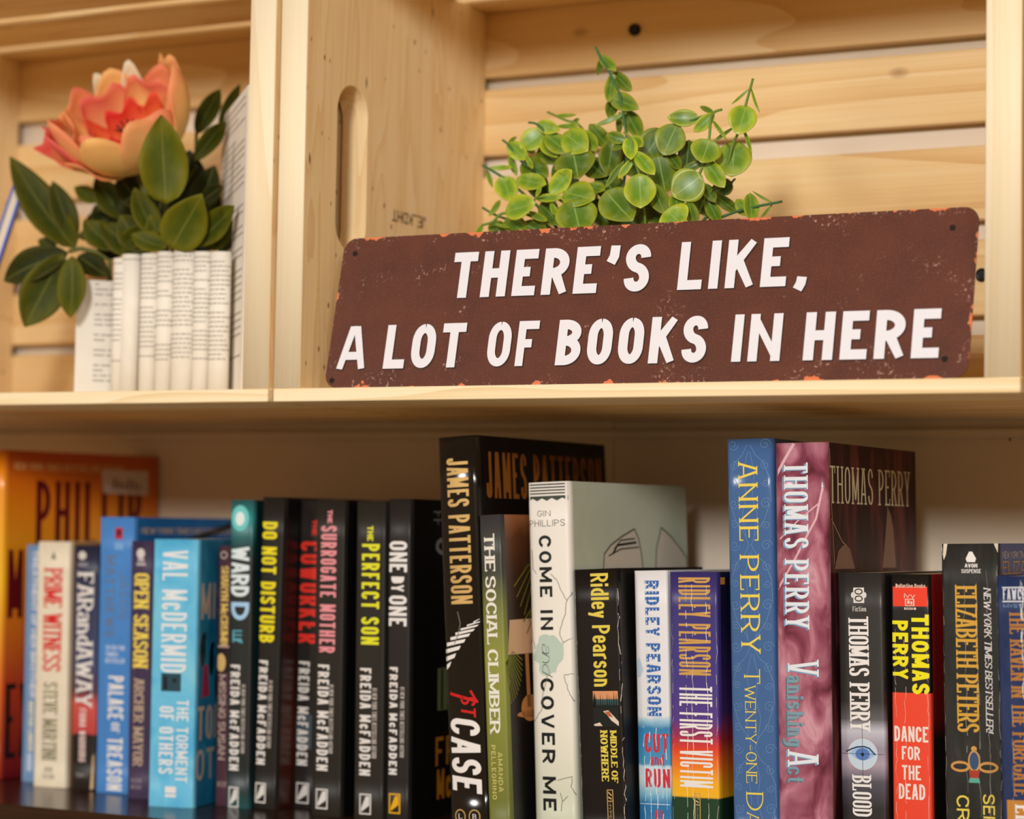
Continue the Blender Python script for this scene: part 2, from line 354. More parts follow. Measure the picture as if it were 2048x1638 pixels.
# ------------------------------------------------------------------ wooden crates
PX = pine('pine_boards_lengthwise', 'X', (244, 216, 166), (235, 200, 142), (212, 164, 98), knots=(42, .07), rings=.6)
PB = pine('pine_back_boards', 'X', (244, 216, 166), (235, 200, 142), (212, 164, 98), knots=(40, .085), rings=.6, flat='Y', seed_=.21)
PZ = pine('pine_end_board', 'Z', (250, 228, 184), (245, 217, 166), (228, 188, 128), knots=None, rings=.55, pins=True, gscale=3.2, flat='X', seed_=.37)
PE = pine('pine_front_edge', 'Z', (250, 238, 210), (247, 231, 196), (238, 214, 170), knots=(42, .05), rings=.5)
PY = pine('pine_front_edge_lengthwise', 'X', (253, 240, 206), (249, 230, 188), (230, 198, 142), knots=None, rings=1.2)
BLK = plain((26, 25, 24), .35)
T, D, B, HT = .0190, .2295, .0080, .2855
def end_panel(parent, x0, hole=True):
    cu = bpy.data.curves.new('end_panel', 'CURVE'); cu.dimensions = '2D'; cu.fill_mode = 'BOTH'; cu.extrude = T/2-.0007; cu.bevel_depth = .0007; cu.bevel_resolution = 1; cu.resolution_u = 2
    def poly(pts):
        sp = cu.splines.new('POLY'); sp.points.add(len(pts)-1); sp.use_cyclic_u = True
        for q, p in zip(sp.points, pts): q.co = (p[0], p[1], 0, 1)
    e = .0007
    poly([(e, B+e), (D-e, B+e), (D-e, HT-e), (e, HT-e)])
    r = .0185; cy = .0545; za, zb = .0965+r, .2025-r
    if hole: poly([(cy+r*math.cos(math.pi*k/14), zb+r*math.sin(math.pi*k/14)) for k in range(15)]+[(cy-r*math.cos(math.pi*k/14), za-r*math.sin(math.pi*k/14)) for k in range(15)])
    tmp = bpy.data.objects.new('tmp', cu); COL.objects.link(tmp)
    me = bpy.data.meshes.new_from_object(tmp.evaluated_get(bpy.context.evaluated_depsgraph_get())); bpy.data.objects.remove(tmp); bpy.data.curves.remove(cu)
    me.name = 'end_panel'
    me.transform(Matrix(((0, 0, 1, x0+T/2), (1, 0, 0, 0), (0, 1, 0, 0), (0, 0, 0, 1))))
    me.materials.clear(); me.materials.append(PZ); me.materials.append(PE)
    for p in me.polygons:
        p.material_index = 1 if p.center.y < .003 else 0
    o = bpy.data.objects.new('end_panel', me); COL.objects.link(o); o.parent = parent
    return o
def crate(label, x, width, backs, tops, screws, seed, rhole=True):
    r = thing('wooden_crate', label, 'crate', (x, 0, 0), group=None)
    L_ = end_panel(r, 0); R_ = end_panel(r, width-T, rhole)
    bk = MB()
    for k, (z0, z1) in enumerate(backs): bk.box((0, D, z0), (width, D+.0085, z1), PB, seed+k*.137, .0008)
    bk.build('back_panel', r)
    bs = MB()
    for k, (y0, y1) in enumerate([(0, .066), (.073, .150), (.157, D+.0085)]):
        bs.box((0, y0, 0), (width, y1, B), PX if k else PY, seed+.5+k*.171, .0005)
    bs.build('base_panel', r)
    tp = MB()
    for k, (y0, y1) in enumerate(tops): tp.box((0, y0, HT), (width, y1, HT+.0085), PX, seed+.8+k*.119, .0008)
    tp.build('top_panel', r)
    for sx_, sz_ in screws:
        sc = MB(); sc.lathe([(.0001, -.0022), (.0022, -.0024), (.0030, -.0022), (.0032, -.0026), (.0040, -.0022), (.0043, -.0012), (.0043, .0)], (0, 0, 0), BLK, 24)
        o = sc.build('screw', r, True); o.location = (sx_-x, D, sz_); o.rotation_euler = (-math.pi/2, 0, 0); o['label'] = 'black screw head'
    return r, L_
CR, LP = crate('pale pine crate holding the brown sign and the green plant', 0, .457,
    [(.005, .0510), (.0632, .1108), (.1232, .1700), (.1850, .2315), (.2400, .2855)], [(0, .034), (.054, .108), (.131, .185), (.208, D+.0085)], [(.1332, .2639), (.3730, .0883)], .11)
CL, _ = crate('pale pine crate holding the orange flower, left of the sign', -.4165, .4125,
    [(.005, .0535), (.0612, .1010), (.1120, .1600), (.1740, .2190), (.2375, .2855)], [(0, .034), (.054, .108), (.131, .185), (.208, D+.0085)], [], .63, True)
slats = [(.005, .0510), (.0632, .1108), (.1232, .1700), (.1850, .2315), (.2400, .2855)]; tops_ = [(0, .034), (.054, .108), (.131, .185), (.208, D+.0085)]
crate('pale pine crate cut off at the right edge, beside the crate with the sign', .4592, .457, slats, tops_, [], .37)
crate('unseen pale pine crate added beyond the left edge to keep stray light off the wall', -.8760, .457, slats, tops_, [], .81)  # out of view, added to block light leaking past the flower's crate
st = MB(); ink = plain((92, 70, 48), .8)
for q in typeset('JE_KDHT', .0440, .0078, 'n'): st.face([(0, .1490-a, .1310-b) for a, b in q], ink)
o = st.build('lumber_stamp', LP); o.location = (T+.00015, 0, 0); o['label'] = 'faint grey stamp printed upside down'

# ------------------------------------------------------------------ tin sign
def sign_mat():
    mt, nt, b, N, L = base('worn_brown_tin')
    def mth(op, a, bb=None, c=None):
        n = N.new('ShaderNodeMath'); n.operation = op
        for k, x in enumerate((a, bb, c)):
            if x is None: continue
            if isinstance(x, (int, float)): n.inputs[k].default_value = x
            else: L.new(x, n.inputs[k])
        return n.outputs[0]
    def nz(scale, det=3, rough=.6):
        n = N.new('ShaderNodeTexNoise'); n.inputs['Scale'].default_value = scale; n.inputs['Detail'].default_value = det; n.inputs['Roughness'].default_value = rough; L.new(tc.outputs['Object'], n.inputs['Vector']); return n.outputs[0]
    def mix(f, c1, c2):
        x = N.new('ShaderNodeMix'); x.data_type = 'RGBA'; L.new(f, x.inputs[0])
        for k, c in ((6, c1), (7, c2)):
            if isinstance(c, tuple): x.inputs[k].default_value = rgb(c)
            else: L.new(c, x.inputs[k])
        return x.outputs[2]
    def step(v, a, bb):
        m_ = N.new('ShaderNodeMapRange'); m_.inputs['From Min'].default_value = a; m_.inputs['From Max'].default_value = bb; L.new(v, m_.inputs[0]); return m_.outputs[0]
    tc = N.new('ShaderNodeTexCoord'); sp = N.new('ShaderNodeSeparateXYZ'); L.new(tc.outputs['Object'], sp.inputs[0]); x, z = sp.outputs['X'], sp.outputs['Z']
    e = mth('MINIMUM', mth('MINIMUM', x, mth('SUBTRACT', SL, x)), mth('MINIMUM', z, mth('SUBTRACT', SH, z)))
    col = mix(step(nz(35), .35, .7), (98, 52, 36), (86, 46, 34))
    col = mix(mth('MULTIPLY', step(nz(900, 2), .56, .66), .35), col, (130, 84, 66))
    sc = mth('MULTIPLY', step(nz(420, 4, .75), .57, .62), step(mth('ADD', nz(38, 2), mth('MULTIPLY', step(e, .012, .0), .14)), .60, .68))
    col = mix(mth('MULTIPLY', sc, .8), col, (196, 156, 140))
    ch = mth('SUBTRACT', mth('ADD', mth('MULTIPLY', nz(60, 2), .0180), mth('MULTIPLY', nz(420, 3, .7), .004)), mth('ADD', e, .0118))
    col = mix(step(ch, .0, .0003), col, (222, 124, 78))
    L.new(col, b.inputs['Base Color']); b.inputs['Roughness'].default_value = .5; b.inputs['Specular IOR Level'].default_value = .25
    bp = N.new('ShaderNodeBump'); bp.inputs['Strength'].default_value = .25; bp.inputs['Distance'].default_value = .0006; L.new(nz(110, 3), bp.inputs['Height']); L.new(bp.outputs[0], b.inputs['Normal'])
    return mt
SL, SH = .3945, .0950
sg = thing('tin_sign', 'brown tin sign with white capital letters standing in the crate', 'sign', (.0342, .0032, .0082), (-math.atan2(.021, .0925), 0, 0))
SM = sign_mat(); pl = MB(); R_ = .0085; ring = []
for cx, cz, a0 in ((SL-R_, SH-R_, 0), (R_, SH-R_, 90), (R_, R_, 180), (SL-R_, R_, 270)):
    ring += [(cx+R_*math.cos(math.radians(a0+9*k)), cz+R_*math.sin(math.radians(a0+9*k))) for k in range(11)]
pl.face([(x, 0, z) for x, z in ring][::-1], SM); pl.face([(x, .0008, z) for x, z in ring], SM)
for k in range(len(ring)):
    a, b = ring[k], ring[(k+1) % len(ring)]; pl.face([(a[0], 0, a[1]), (b[0], 0, b[1]), (b[0], .0008, b[1]), (a[0], .0008, a[1])], SM)
plate = pl.build('plate', sg)
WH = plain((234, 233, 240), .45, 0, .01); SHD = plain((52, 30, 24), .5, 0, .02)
LINES = [("THERE'S", .0790, .2075, .0540), ('LIKE,', .2248, .3020, .0540), ('A', .0070, .0275, .0112), ('LOT', .0395, .0940, .0112), ('OF', .1088, .1418, .0112), ('BOOKS', .1537, .2468, .0112), ('IN', .2616, .2905, .0112), ('HERE', .3030, .3788, .0112)]
lt, sh = MB(), MB()
for txt, x0, x1, zb in LINES:
    H = .0284 if zb > .03 else .0272
    for q in typeset(txt, x1-x0-.0008, H, 'w', 0.0):
        lt.face([(x0+a, -.0004, zb+b) for a, b in q], WH)
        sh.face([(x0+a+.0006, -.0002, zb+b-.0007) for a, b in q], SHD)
lt.build('lettering', sg)['label'] = 'white printed capitals'; sh.build('lettering_drop_shadow', sg)  # the dark offset copy is the drop shadow printed with the letters
for x, z in ((.0085, .0850), (.3805, .0835), (.0050, .0045), (.3815, .0105)):
    nh = MB(); nh.disc((x, -.0003, z), .0017, (1, 0, 0), (0, 0, 1), plain((40, 30, 24), .9), 16)
    nh.build('nail_hole', sg)

# ------------------------------------------------------------------ dark shelf
dkw = pine('dark_stained_wood', 'X', (66, 40, 26), (46, 26, 16), (26, 14, 9), knots=None)
for n_ in dkw.node_tree.nodes:
    if n_.type == 'BSDF_PRINCIPLED': n_.inputs['Roughness'].default_value = .22; n_.inputs['Specular IOR Level'].default_value = .55
ZS = -.2600
sf = thing('bookshelf', 'dark stained wooden shelf carrying the row of books', 'shelf', (0, 0, ZS))
b_ = MB(); b_.box((-.9, .018, -.022), (.9, .2718, 0), dkw, .3, .0012); b_.build('shelf_board', sf)
b_ = MB(); b_.box((-.9, .026, -.060), (.9, .040, -.022), dkw, .7, .0010); b_.build('shelf_rail', sf)

# ------------------------------------------------------------------ books
PAPER = cloud('page_block', [(.35, (214, 182, 132)), (.65, (230, 202, 156))], (900, 12, 12), .8)
PAPERW = cloud('page_block_white', [(.35, (226, 214, 190)), (.65, (238, 228, 208))], (900, 12, 12), .8)
EDGEW = plain((226, 214, 196), .8)
class Book:
    """a standing book: origin at the bottom left of its spine, spine facing -y, front cover on the right (+x)"""
    def __init__(s, label, x, y, w, h, d, lean, yaw, spine, front, back=None, bul=.0006, hard=False, vt=0, vb=1, dz=0.0, group=None, kind='paperback_book'):
        s.w, s.h, s.d, s.bul, s.vt, s.vb = w, h, d, bul, vt, vb
        s.o = thing(kind, label, 'book', (x, y, ZS+dz), (0, math.radians(lean), math.radians(yaw)), 'books on the dark shelf')
        s.o.rotation_mode = 'YXZ'
        r = min(.0016 if not hard else .0030, w*.2)
        prof = [(0, .004)]
        for k in range(7):
            a = math.pi/2*k/6; prof.append((r-r*math.cos(a), r-r*math.sin(a)))
        for k in range(1, 12): prof.append((r+(w-2*r)*k/12, 0))
        for k in range(7):
            a = math.pi/2*k/6; prof.append((w-r+r*math.sin(a), r-r*math.cos(a)))
        prof.append((w, .004)); s.prof = [(x_, y_+s.bulge(x_)) for x_, y_ in prof]
        m_ = MB(); nz_ = 8
        th = .0007 if not hard else .0022
        inn = [(min(max(x_, th), w-th), max(y_, 0)+th*(1 if .1*w < x_ < .9*w else .6)) for x_, y_ in s.prof]
        m_.grid([[(x_, y_, h*k/nz_) for k in range(nz_+1)] for x_, y_ in s.prof], spine, None)
        for k in range(len(s.prof)-1):
            for z_ in (0, h):
                q = [(*s.prof[k], z_), (*s.prof[k+1], z_), (*inn[k+1], z_), (*inn[k], z_)]
                m_.face(q, spine if hard else EDGEW)
        s.spine = m_.build('spine', s.o, True)
        sm = [p for p in s.spine.data.polygons]
        for p in sm:
            if abs(p.normal.z) > .7: p.use_smooth = False
        ov = .003 if hard else 0.0
        c = MB(); c.box((w-th, .0040, 0), (w, d, h), front, 0, .00025); s.front = c.build('front_cover', s.o)
        c = MB(); c.box((0, .0040, 0), (th, d, h), back or spine, 0, .00025); s.back = c.build('back_cover', s.o)
        c = MB(); N_ = 14; x0, x1 = th, w-th; top = []
        for k in range(N_+1):
            x_ = x0+(x1-x0)*k/N_; top.append((x_, s.yat(x_)+th*1.2+.0004))
        zt = h-ov-.0003; zb_ = ov
        P = [(x_, y_) for x_, y_ in top]+[(x1, d-ov-.0005), (x0, d-ov-.0005)]
        c.face([(x_, y_, zt) for x_, y_ in P], PAPERW if hard else PAPER); c.face([(x_, y_, zb_) for x_, y_ in P][::-1], PAPERW if hard else PAPER)
        for k in range(len(P)):
            a, b = P[k], P[(k+1) % len(P)]; c.face([(*a, zb_), (*b, zb_), (*b, zt), (*a, zt)], PAPERW if hard else PAPER)
        s.pages = c.build('pages', s.o)
    def bulge(s, x): return -s.bul*(1-(2*x/s.w-1)**2)
    def yat(s, x):
        x = min(max(x, 0), s.w); P = s.prof
        for k in range(len(P)-1):
            if P[k][0] <= x <= P[k+1][0] and P[k+1][0] > P[k][0]:
                t = (x-P[k][0])/(P[k+1][0]-P[k][0]); return P[k][1]+(P[k+1][1]-P[k][1])*t
        return 0
    def z(s, v): return s.h*(1-(v-s.vt)/(s.vb-s.vt))
    def put(s, polys, mat, name, lift=.00012, part=None, label=None):
        """print flat shapes (x across, z up) on the spine, cut along x so they follow its curve"""
        m_ = MB()
        for q in polys:
            for r in (slicex(q, s.w/16) if s.bul > .0004 or max(p[0] for p in q)-min(p[0] for p in q) > s.w*.6 else [q]):
                m_.face([(x_, s.yat(x_)-lift, z_) for x_, z_ in r], mat)
        o = m_.build(name, part or s.spine)
        if label: o['label'] = label
        return o
    def down(s, text, v0, v1, xa, xb, st, mat, name='title_lettering', shear=0, lift=.00012, gap=None, label=None, sp=.32):
        """text running down the spine; baseline at xa, cap line at xb (shares of the width)"""
        H = (xb-xa)*s.w; z0, z1 = s.z(v0), s.z(v1)
        return s.put([[(xa*s.w+b, z0-a) for a, b in q] for q in typeset(text, z0-z1, H, st, shear, sp, gap)], mat, name, lift, label=label)
    def flat(s, text, v0, v1, xa, xb, st, mat, name='title_lettering', lift=.00012, gap=None):
        """text read across the spine; cap line at v0, baseline at v1"""
        z0, z1 = s.z(v0), s.z(v1)
        return s.put([[(xa*s.w+a, z1+b) for a, b in q] for q in typeset(text, (xb-xa)*s.w, z0-z1, st, 0, .32, gap)], mat, name, lift)
    def rect(s, v0, v1, xa, xb, mat, name='spine_panel', lift=.00006):
        return s.put([[(xa*s.w, s.z(v0)), (xb*s.w, s.z(v0)), (xb*s.w, s.z(v1)), (xa*s.w, s.z(v1))]], mat, name, lift)
    def cover(s, polys, mat, name='cover_print', lift=.00012):
        """print on the front cover: y from the spine, z up"""
        m_ = MB()
        for q in polys: m_.face([(s.w+lift, y_, z_) for y_, z_ in q], mat)
        return m_.build(name, s.front)
    def ctext(s, text, v0, v1, y0, y1, st, mat, name='cover_lettering', gap=None):
        z0, z1 = s.z(v0), s.z(v1)
        return s.cover([[(y0+a, z1+b) for a, b in q] for q in typeset(text, y1-y0, z0-z1, st, 0, .32, gap)], mat, name)
    def crease(s, xs, v0, v1, mat, seed=1, wd=.00035):
        """white creases where the spine has been broken open"""
        r = random.Random(seed); qs = []
        for xf in xs:
            v = v0+r.uniform(0, 25); x_ = xf*s.w
            while v < v1:
                L_ = r.uniform(4, 22); x2 = xf*s.w+r.uniform(-.0006, .0006)
                if r.random() < .78:
                    a = r.uniform(.25, 1.0)*wd
                    qs.append([(x_-a/2, s.z(v)), (x_+a/2, s.z(v)), (x2+a/2, s.z(v+L_)), (x2-a/2, s.z(v+L_))])
                x_ = x2; v += L_
        return s.put(qs, mat, 'spine_crease', .0002)
def slicex(q, dx):
    x0, x1 = min(p[0] for p in q), max(p[0] for p in q)
    k = int(math.ceil((x1-x0)/dx)) if x1 > x0 else 1
    if k <= 1: return [q]
    out = []
    for i in range(k):
        a, b = x0+(x1-x0)*i/k, x0+(x1-x0)*(i+1)/k; r = q
        for lim, sg in ((a, 1), (b, -1)):
            n = []
            for j in range(len(r)):
                p, t = r[j], r[(j+1) % len(r)]; fp, ft = (p[0]-lim)*sg, (t[0]-lim)*sg
                if fp >= 0: n.append(p)
                if fp*ft < 0: u = fp/(fp-ft); n.append((p[0]+(t[0]-p[0])*u, p[1]+(t[1]-p[1])*u))
            r = n
            if len(r) < 3: break
        if len(r) >= 3: out.append(r)
    return out
def ell(cx, cz, rx, rz, n=28, a0=0, a1=360): return [(cx+rx*math.cos(math.radians(a0+(a1-a0)*k/n)), cz+rz*math.sin(math.radians(a0+(a1-a0)*k/n))) for k in range(n+(a1-a0 < 360))]
def ringq(cx, cz, rx, rz, t, n=28):
    A, B_ = ell(cx, cz, rx, rz, n), ell(cx, cz, rx-t, rz-t, n); return [[A[k], A[(k+1) % n], B_[(k+1) % n], B_[k]] for k in range(n)]
def lineq(pts, wd):
    A, B_ = ribbon(pts, wd/2, wd/2, 0, 0); return [[tuple(A[i]), tuple(B_[i]), tuple(B_[i+1]), tuple(A[i+1])] for i in range(len(A)-1)]

INK = lambda *c: plain(c, .42, 0, .015)
white = INK(236, 233, 230); cream = INK(228, 218, 196); black = INK(24, 22, 20); red = INK(206, 30, 32)

# orange hardcover at the left end
OG = lambda n, ax: zramp(n, .235, [(0, (112, 16, 20)), (.28, (190, 62, 28)), (.5, (226, 120, 20)), (.72, (232, 148, 10)), (.9, (222, 112, 14)), (1, (196, 80, 16))], .3, .06, 25, .3)
k = Book('tall orange and red hardcover at the left end of the row', -.3312, .1225, .0260, .2350, .1530, -.9, -9.5, zramp('orange_spine', .235, [(0, (150, 40, 24)), (.3, (232, 110, 30)), (.6, (250, 190, 10)), (1, (240, 130, 20))], .3, .05, 25, .3), OG('orange_cover', 'Z'), hard=True, bul=.0012, vt=900, vb=1562, kind='hardcover_book')
dr = INK(96, 10, 16)
k.ctext('PHILLIP', 960, 1096, .031, .135, 'n', dr, gap=.22)
k.ctext('NEW YORK TIMES BESTSELLING AUTHOR', 924, 939, .010, .116, 'g', INK(236, 180, 120))
k.ctext('MARGOLIN', 1102, 1240, .006, .120, 'n', dr, gap=.12)
k.ctext('EXECUTIVE', 1372, 1522, .006, .115, 'n', black, gap=.16)
st_ = MB(); sz = k.z
st_.face([(k.w+.0003, y_, z_) for y_, z_ in ((.094, sz(934)), (.1415, sz(932)), (.1425, sz(984)), (.096, sz(982)))], plain((226, 206, 186), .7)); o = st_.build('price_sticker', k.front); o['label'] = 'worn white sticker'
k.cover([[(.106+i*.005, sz(950+6*(i % 3))), (.109+i*.005, sz(950+6*(i % 3))), (.1085+i*.005, sz(972)), (.1055+i*.005, sz(973))] for i in range(6)], INK(150, 120, 104), 'sticker_print', .0005)
k.down('PHILLIP', 960, 1300, .3, .8, 'n', dr)

k = Book('thin pale blue paperback beside the orange hardcover', -.2884, .1230, .0150, .1677, .100, -.5, -5, plain((116, 150, 192), .4), plain((90, 124, 170), .4), vt=1089, vb=1562)
k.down('TREATMENT OF HER BROTHER', 1100, 1395, .50, .82, 'g', INK(222, 224, 230)); k.down('MARTHA LINDEN', 1402, 1500, .45, .75, 'g', INK(236, 228, 190)); k.rect(1505, 1540, .4, .7, INK(190, 205, 224), 'emblem')

k = Book('cream paperback with red spine lettering', -.2636, .1060, .0284, .1704, .1070, -.55, 0, plain((234, 222, 198), .4), plain((190, 140, 84), .4), vt=1083, vb=1572)
ol = INK(150, 20, 24)
k.down('PRIME WITNESS', 1137, 1342, .24, .80, 'S', INK(214, 28, 34), gap=.04); 
k.down('STEVE MARTINI', 1364, 1518, .28, .72, 'S', INK(138, 132, 104), 'author_lettering', gap=.05)
k.put([[(.44*k.w, k.z(1118)), (.60*k.w, k.z(1118)), (.52*k.w, k.z(1102))]], INK(120, 122, 100), 'emblem')
k.flat('JOVE', 1532, 1542, .34, .62, 'g', INK(160, 152, 130), 'publisher_lettering'); k.flat('FICTION', 1546, 1556, .30, .66, 'n', INK(170, 162, 140), 'publisher_lettering')

k = Book('paperback banded navy, coral and black, beside the cream one', -.2312, .1066, .0210, .1685, .1070, -.75, 0, zramp('banded_spine', .1685, [(0, (28, 24, 24)), (.222, (30, 24, 24)), (.228, (190, 62, 62)), (.35, (206, 84, 80)), (.40, (84, 52, 70)), (.52, (58, 66, 104)), (.85, (36, 44, 76)), (1, (34, 38, 60))], .38, .04, 120), plain((40, 40, 52), .4), vt=1089, vb=1578)
k.down('FARandAWAY', 1144, 1412, .18, .84, 's', INK(232, 226, 222), gap=.06); k.down('FIONA WARBURG', 1416, 1522, .34, .62, 'g', INK(236, 208, 200), 'author_lettering')
k.put([ell(.36*k.w, k.z(1110), .0035, .0030)], INK(214, 208, 200), 'emblem'); k.flat('ROMANCE', 1124, 1132, .2, .6, 'n', INK(170, 168, 176), 'publisher_lettering')
k.flat('ISBN 1', 1544, 1553, .25, .68, 'n', INK(150, 146, 142), 'publisher_lettering')
k.put([[(.9*k.w, k.z(1510)), (.995*k.w, k.z(1500)), (.995*k.w, k.z(1574)), (.82*k.w, k.z(1576))]], INK(206, 176, 140), 'worn_corner')

k = Book('tall mid blue paperback with white lettering near the foot of its spine', -.2068, .1030, .0292, .1883, .1260, -.6, 0, plain((74, 136, 206), .35, 0, .06), cloud('deep_blue_cover', [(.3, (14, 84, 150)), (.7, (30, 112, 176))], (20, 20, 20), .35), vt=1035, vb=1584)
k.down('JASON', 1146, 1236, .60, .86, 't', INK(104, 116, 142), 'author_lettering', gap=.3); k.down('MATTHEWS', 1112, 1274, .22, .48, 'n', INK(108, 118, 140), 'author_lettering', gap=.28)
for i, t in enumerate(('THE NEW YORK', 'TIMES', 'BESTSELLER')): k.flat(t, 1291+i*13, 1300+i*13, .24, .80 if i != 1 else .6, 'g', INK(196, 212, 236), 'banner_lettering')
k.down('PALACE', 1352, 1438, .34, .78, 'b', white); k.down('OF', 1444, 1464, .45, .68, 's', white); k.down('TREASON', 1474, 1578, .34, .78, 'b', white)
k.rect(1056, 1079, .46, .68, INK(176, 34, 52), 'emblem'); k.put([ell(.57*k.w, k.z(1066), .0016, .0019)], black, 'emblem'); k.rect(1086, 1100, .45, .70, INK(120, 170, 226), 'emblem')
k.ctext('NEW YORK TIMES BESTSELLER', 1056, 1068, .008, .116, 'S', INK(198, 170, 142)); k.cover([[(.060, k.z(1078)), (.126, k.z(1036)), (.126, k.z(1050)), (.080, k.z(1078))]], black)

k = Book('dark purple paperback with yellow lettering half hidden by the sky blue book', -.1702, .0900, .0188, .1725, .1080, -.6, 0, cloud('purple_spine', [(.3, (58, 48, 78)), (.7, (74, 60, 88))], (300, 300, 8), .4), plain((58, 46, 70), .4), vt=1083, vb=1597)
k.down('OPEN SEASON', 1148, 1336, .20, .84, 'S', INK(246, 216, 92), gap=.05); k.down('ARCHER MAYOR', 1358, 1532, .26, .70, 's', INK(186, 164, 140), 'author_lettering', gap=.06)
k.put([ell(.46*k.w, k.z(1108), .0034, .0034)], INK(214, 208, 206), 'emblem'); k.rect(1118, 1124, .34, .62, INK(190, 184, 186), 'emblem'); k.rect(1127, 1132, .28, .68, INK(190, 184, 186), 'emblem')
k.flat('AVON', 1556, 1566, .2, .66, 'n', INK(150, 138, 150), 'publisher_lettering'); k.flat('MYSTERY', 1570, 1578, .2, .66, 'n', INK(150, 138, 150), 'publisher_lettering')

SKY = cloud('sky_blue_print', [(.3, (84, 180, 226)), (.55, (112, 196, 232)), (.75, (134, 208, 228))], (45, 45, 30), .35)
k = Book('sky blue paperback standing askew in front of its neighbours', -.1332, .0640, .0322, .1744, .0960, -.2, 11, SKY, cloud('teal_cover', [(.3, (20, 110, 160)), (.55, (40, 140, 184)), (.75, (86, 176, 204))], (30, 30, 22), .35), vt=1078, vb=1612)
lw = INK(226, 232, 236)
k.down('VAL McDERMID', 1100, 1344, .22, .78, 't', lw, 'author_lettering', gap=.14); k.down('THE TORMENT', 1398, 1562, .60, .86, 'n', lw); k.down('OF OTHERS', 1412, 1546, .22, .54, 'n', lw)
k.rect(1346, 1382, .24, .68, INK(36, 70, 84), 'scene_print'); k.put([[(.3*k.w, k.z(1352)), (.36*k.w, k.z(1352)), (.38*k.w, k.z(1378)), (.3*k.w, k.z(1378))], [(.5*k.w, k.z(1356)), (.58*k.w, k.z(1356)), (.58*k.w, k.z(1364)), (.5*k.w, k.z(1364))]], INK(16, 20, 24), 'scene_print')
k.rect(1571, 1592, .38, .62, white, 'emblem'); k.rect(1584, 1586, .38, .62, INK(90, 180, 220), 'emblem', .0002)
tn = INK(204, 188, 178)
for t, v0, v1, y0 in (('MISSING', 1166, 1238, .006), ('TORMENT', 1412, 1480, .004), ('OTHERS', 1498, 1560, .003)): k.ctext(t, v0, v1, y0, y0+.092, 'n', tn, gap=.25)
for a, zc in ((.010, 1300), (.024, 1320), (.034, 1370)): k.cover([ell(a, k.z(zc), .004, .011), ell(a+.002, k.z(zc-28), .0022, .003)], INK(14, 34, 52), 'figure_print')
k.cover([[(.012, k.z(1330)), (.018, k.z(1330)), (.021, k.z(1392)), (.009, k.z(1396))]], INK(170, 50, 90), 'figure_print')

k = Book('narrow maroon paperback with pale gold lettering behind the sky blue book', -.1000, .0920, .0105, .1705, .0920, -.6, 3, plain((84, 56, 66), .4), plain((70, 44, 54), .4), vt=1088, vb=1603)
k.down('SHARYN McCRUMB', 1128, 1286, .28, .80, 'S', INK(240, 206, 112), 'author_lettering', gap=.03); k.put(ringq(.45*k.w, k.z(1106), .0028, .0026, .0009), INK(200, 180, 176), 'emblem')
k.rect(1292, 1340, .05, .95, INK(46, 36, 36), 'picture_print'); k.put([ell(.35*k.w, k.z(1320), .0036, .0060)], INK(226, 190, 120), 'picture_print'); k.rect(1286, 1290, .05, .95, INK(200, 170, 160), 'picture_print')
k.down('MISSING SUSAN', 1344, 1512, .22, .72, 'n', INK(206, 186, 172), gap=.1); k.flat('MYSTERY', 1555, 1566, .2, .85, 'n', INK(170, 150, 140), 'publisher_lettering')

# the black thrillers
def thriller(label, x, y, w, h, lean, yaw, v, spine, front, author, tiny, logo, logo_c, ax, dz=0.0):
    k = Book(label, x, y, w, h, .139-max(0, y-.098), lean, yaw, spine, front, vt=v[0], vb=v[1], dz=dz)
    k.down('FREIDA McFADDEN', author[0], author[1], ax[0], ax[1], 'b', INK(228, 224, 220), 'author_lettering', gap=.22)
    if tiny: k.down('#1 NEW YORK TIMES BESTSELLING AUTHOR', tiny[0], tiny[1], ax[2], ax[3], 'g', INK(190, 182, 174), 'subtitle_lettering')
    a, b = ax[4]*w, ax[5]*w; z0, z1 = k.z(logo[0]), k.z(logo[1]); t = .0009; lc = INK(*logo_c)
    fr = [[(a, z0), (b, z0), (b, z0-t), (a, z0-t)], [(a, z1+t), (b, z1+t), (b, z1), (a, z1)], [(a, z0-t), (a+t, z0-t), (a+t, z1+t), (a, z1+t)], [(b-t, z0-t), (b, z0-t), (b, z1+t), (b-t, z1+t)]]
    pen = [[(b-t-.0004, z0-t-.0006), (b-t-.0004, z0-t-(z0-z1)*.48), (a+t+.0006, z1+t+.0006), (a+t+.0004, z1+t+(z0-z1)*.22), (a+(b-a)*.56, z0-t-.0006)]]
    k.put(fr+pen, lc, 'emblem'); return k
BK = lambda c, n: plain(c, .38, 0, .05, name=n)
k = thriller('black thriller with a glowing teal lamp at the top of its spine', -.0885, .0880, .0178, .2010, -.5, 1, (1006, 1609), zramp('teal_black_spine', .203, [(0, (34, 84, 88)), (.05, (26, 52, 54)), (.14, (30, 36, 36)), (.78, (32, 36, 36)), (.84, (22, 60, 62)), (.93, (44, 138, 140)), (1, (40, 76, 76))], .35, .03, 50), plain((14, 44, 48), .3), (1330, 1536), (1368, 1502), (1568, 1608), (220, 218, 214), (.14, .56, .64, .80, .14, .58))
lb = INK(150, 204, 236)
k.down('WARD', 1098, 1196, .10, .88, 'g', INK(222, 236, 240), gap=.06); k.down('D', 1207, 1242, .12, .90, 'b', INK(164, 206, 238))
k.put([ell(.46*k.w, k.z(1042), .0068, .0085)], INK(110, 204, 204), 'lamp_print', .0001); k.put([ell(.46*k.w, k.z(1043), .0036, .0046)], INK(226, 240, 240), 'lamp_print', .0002)
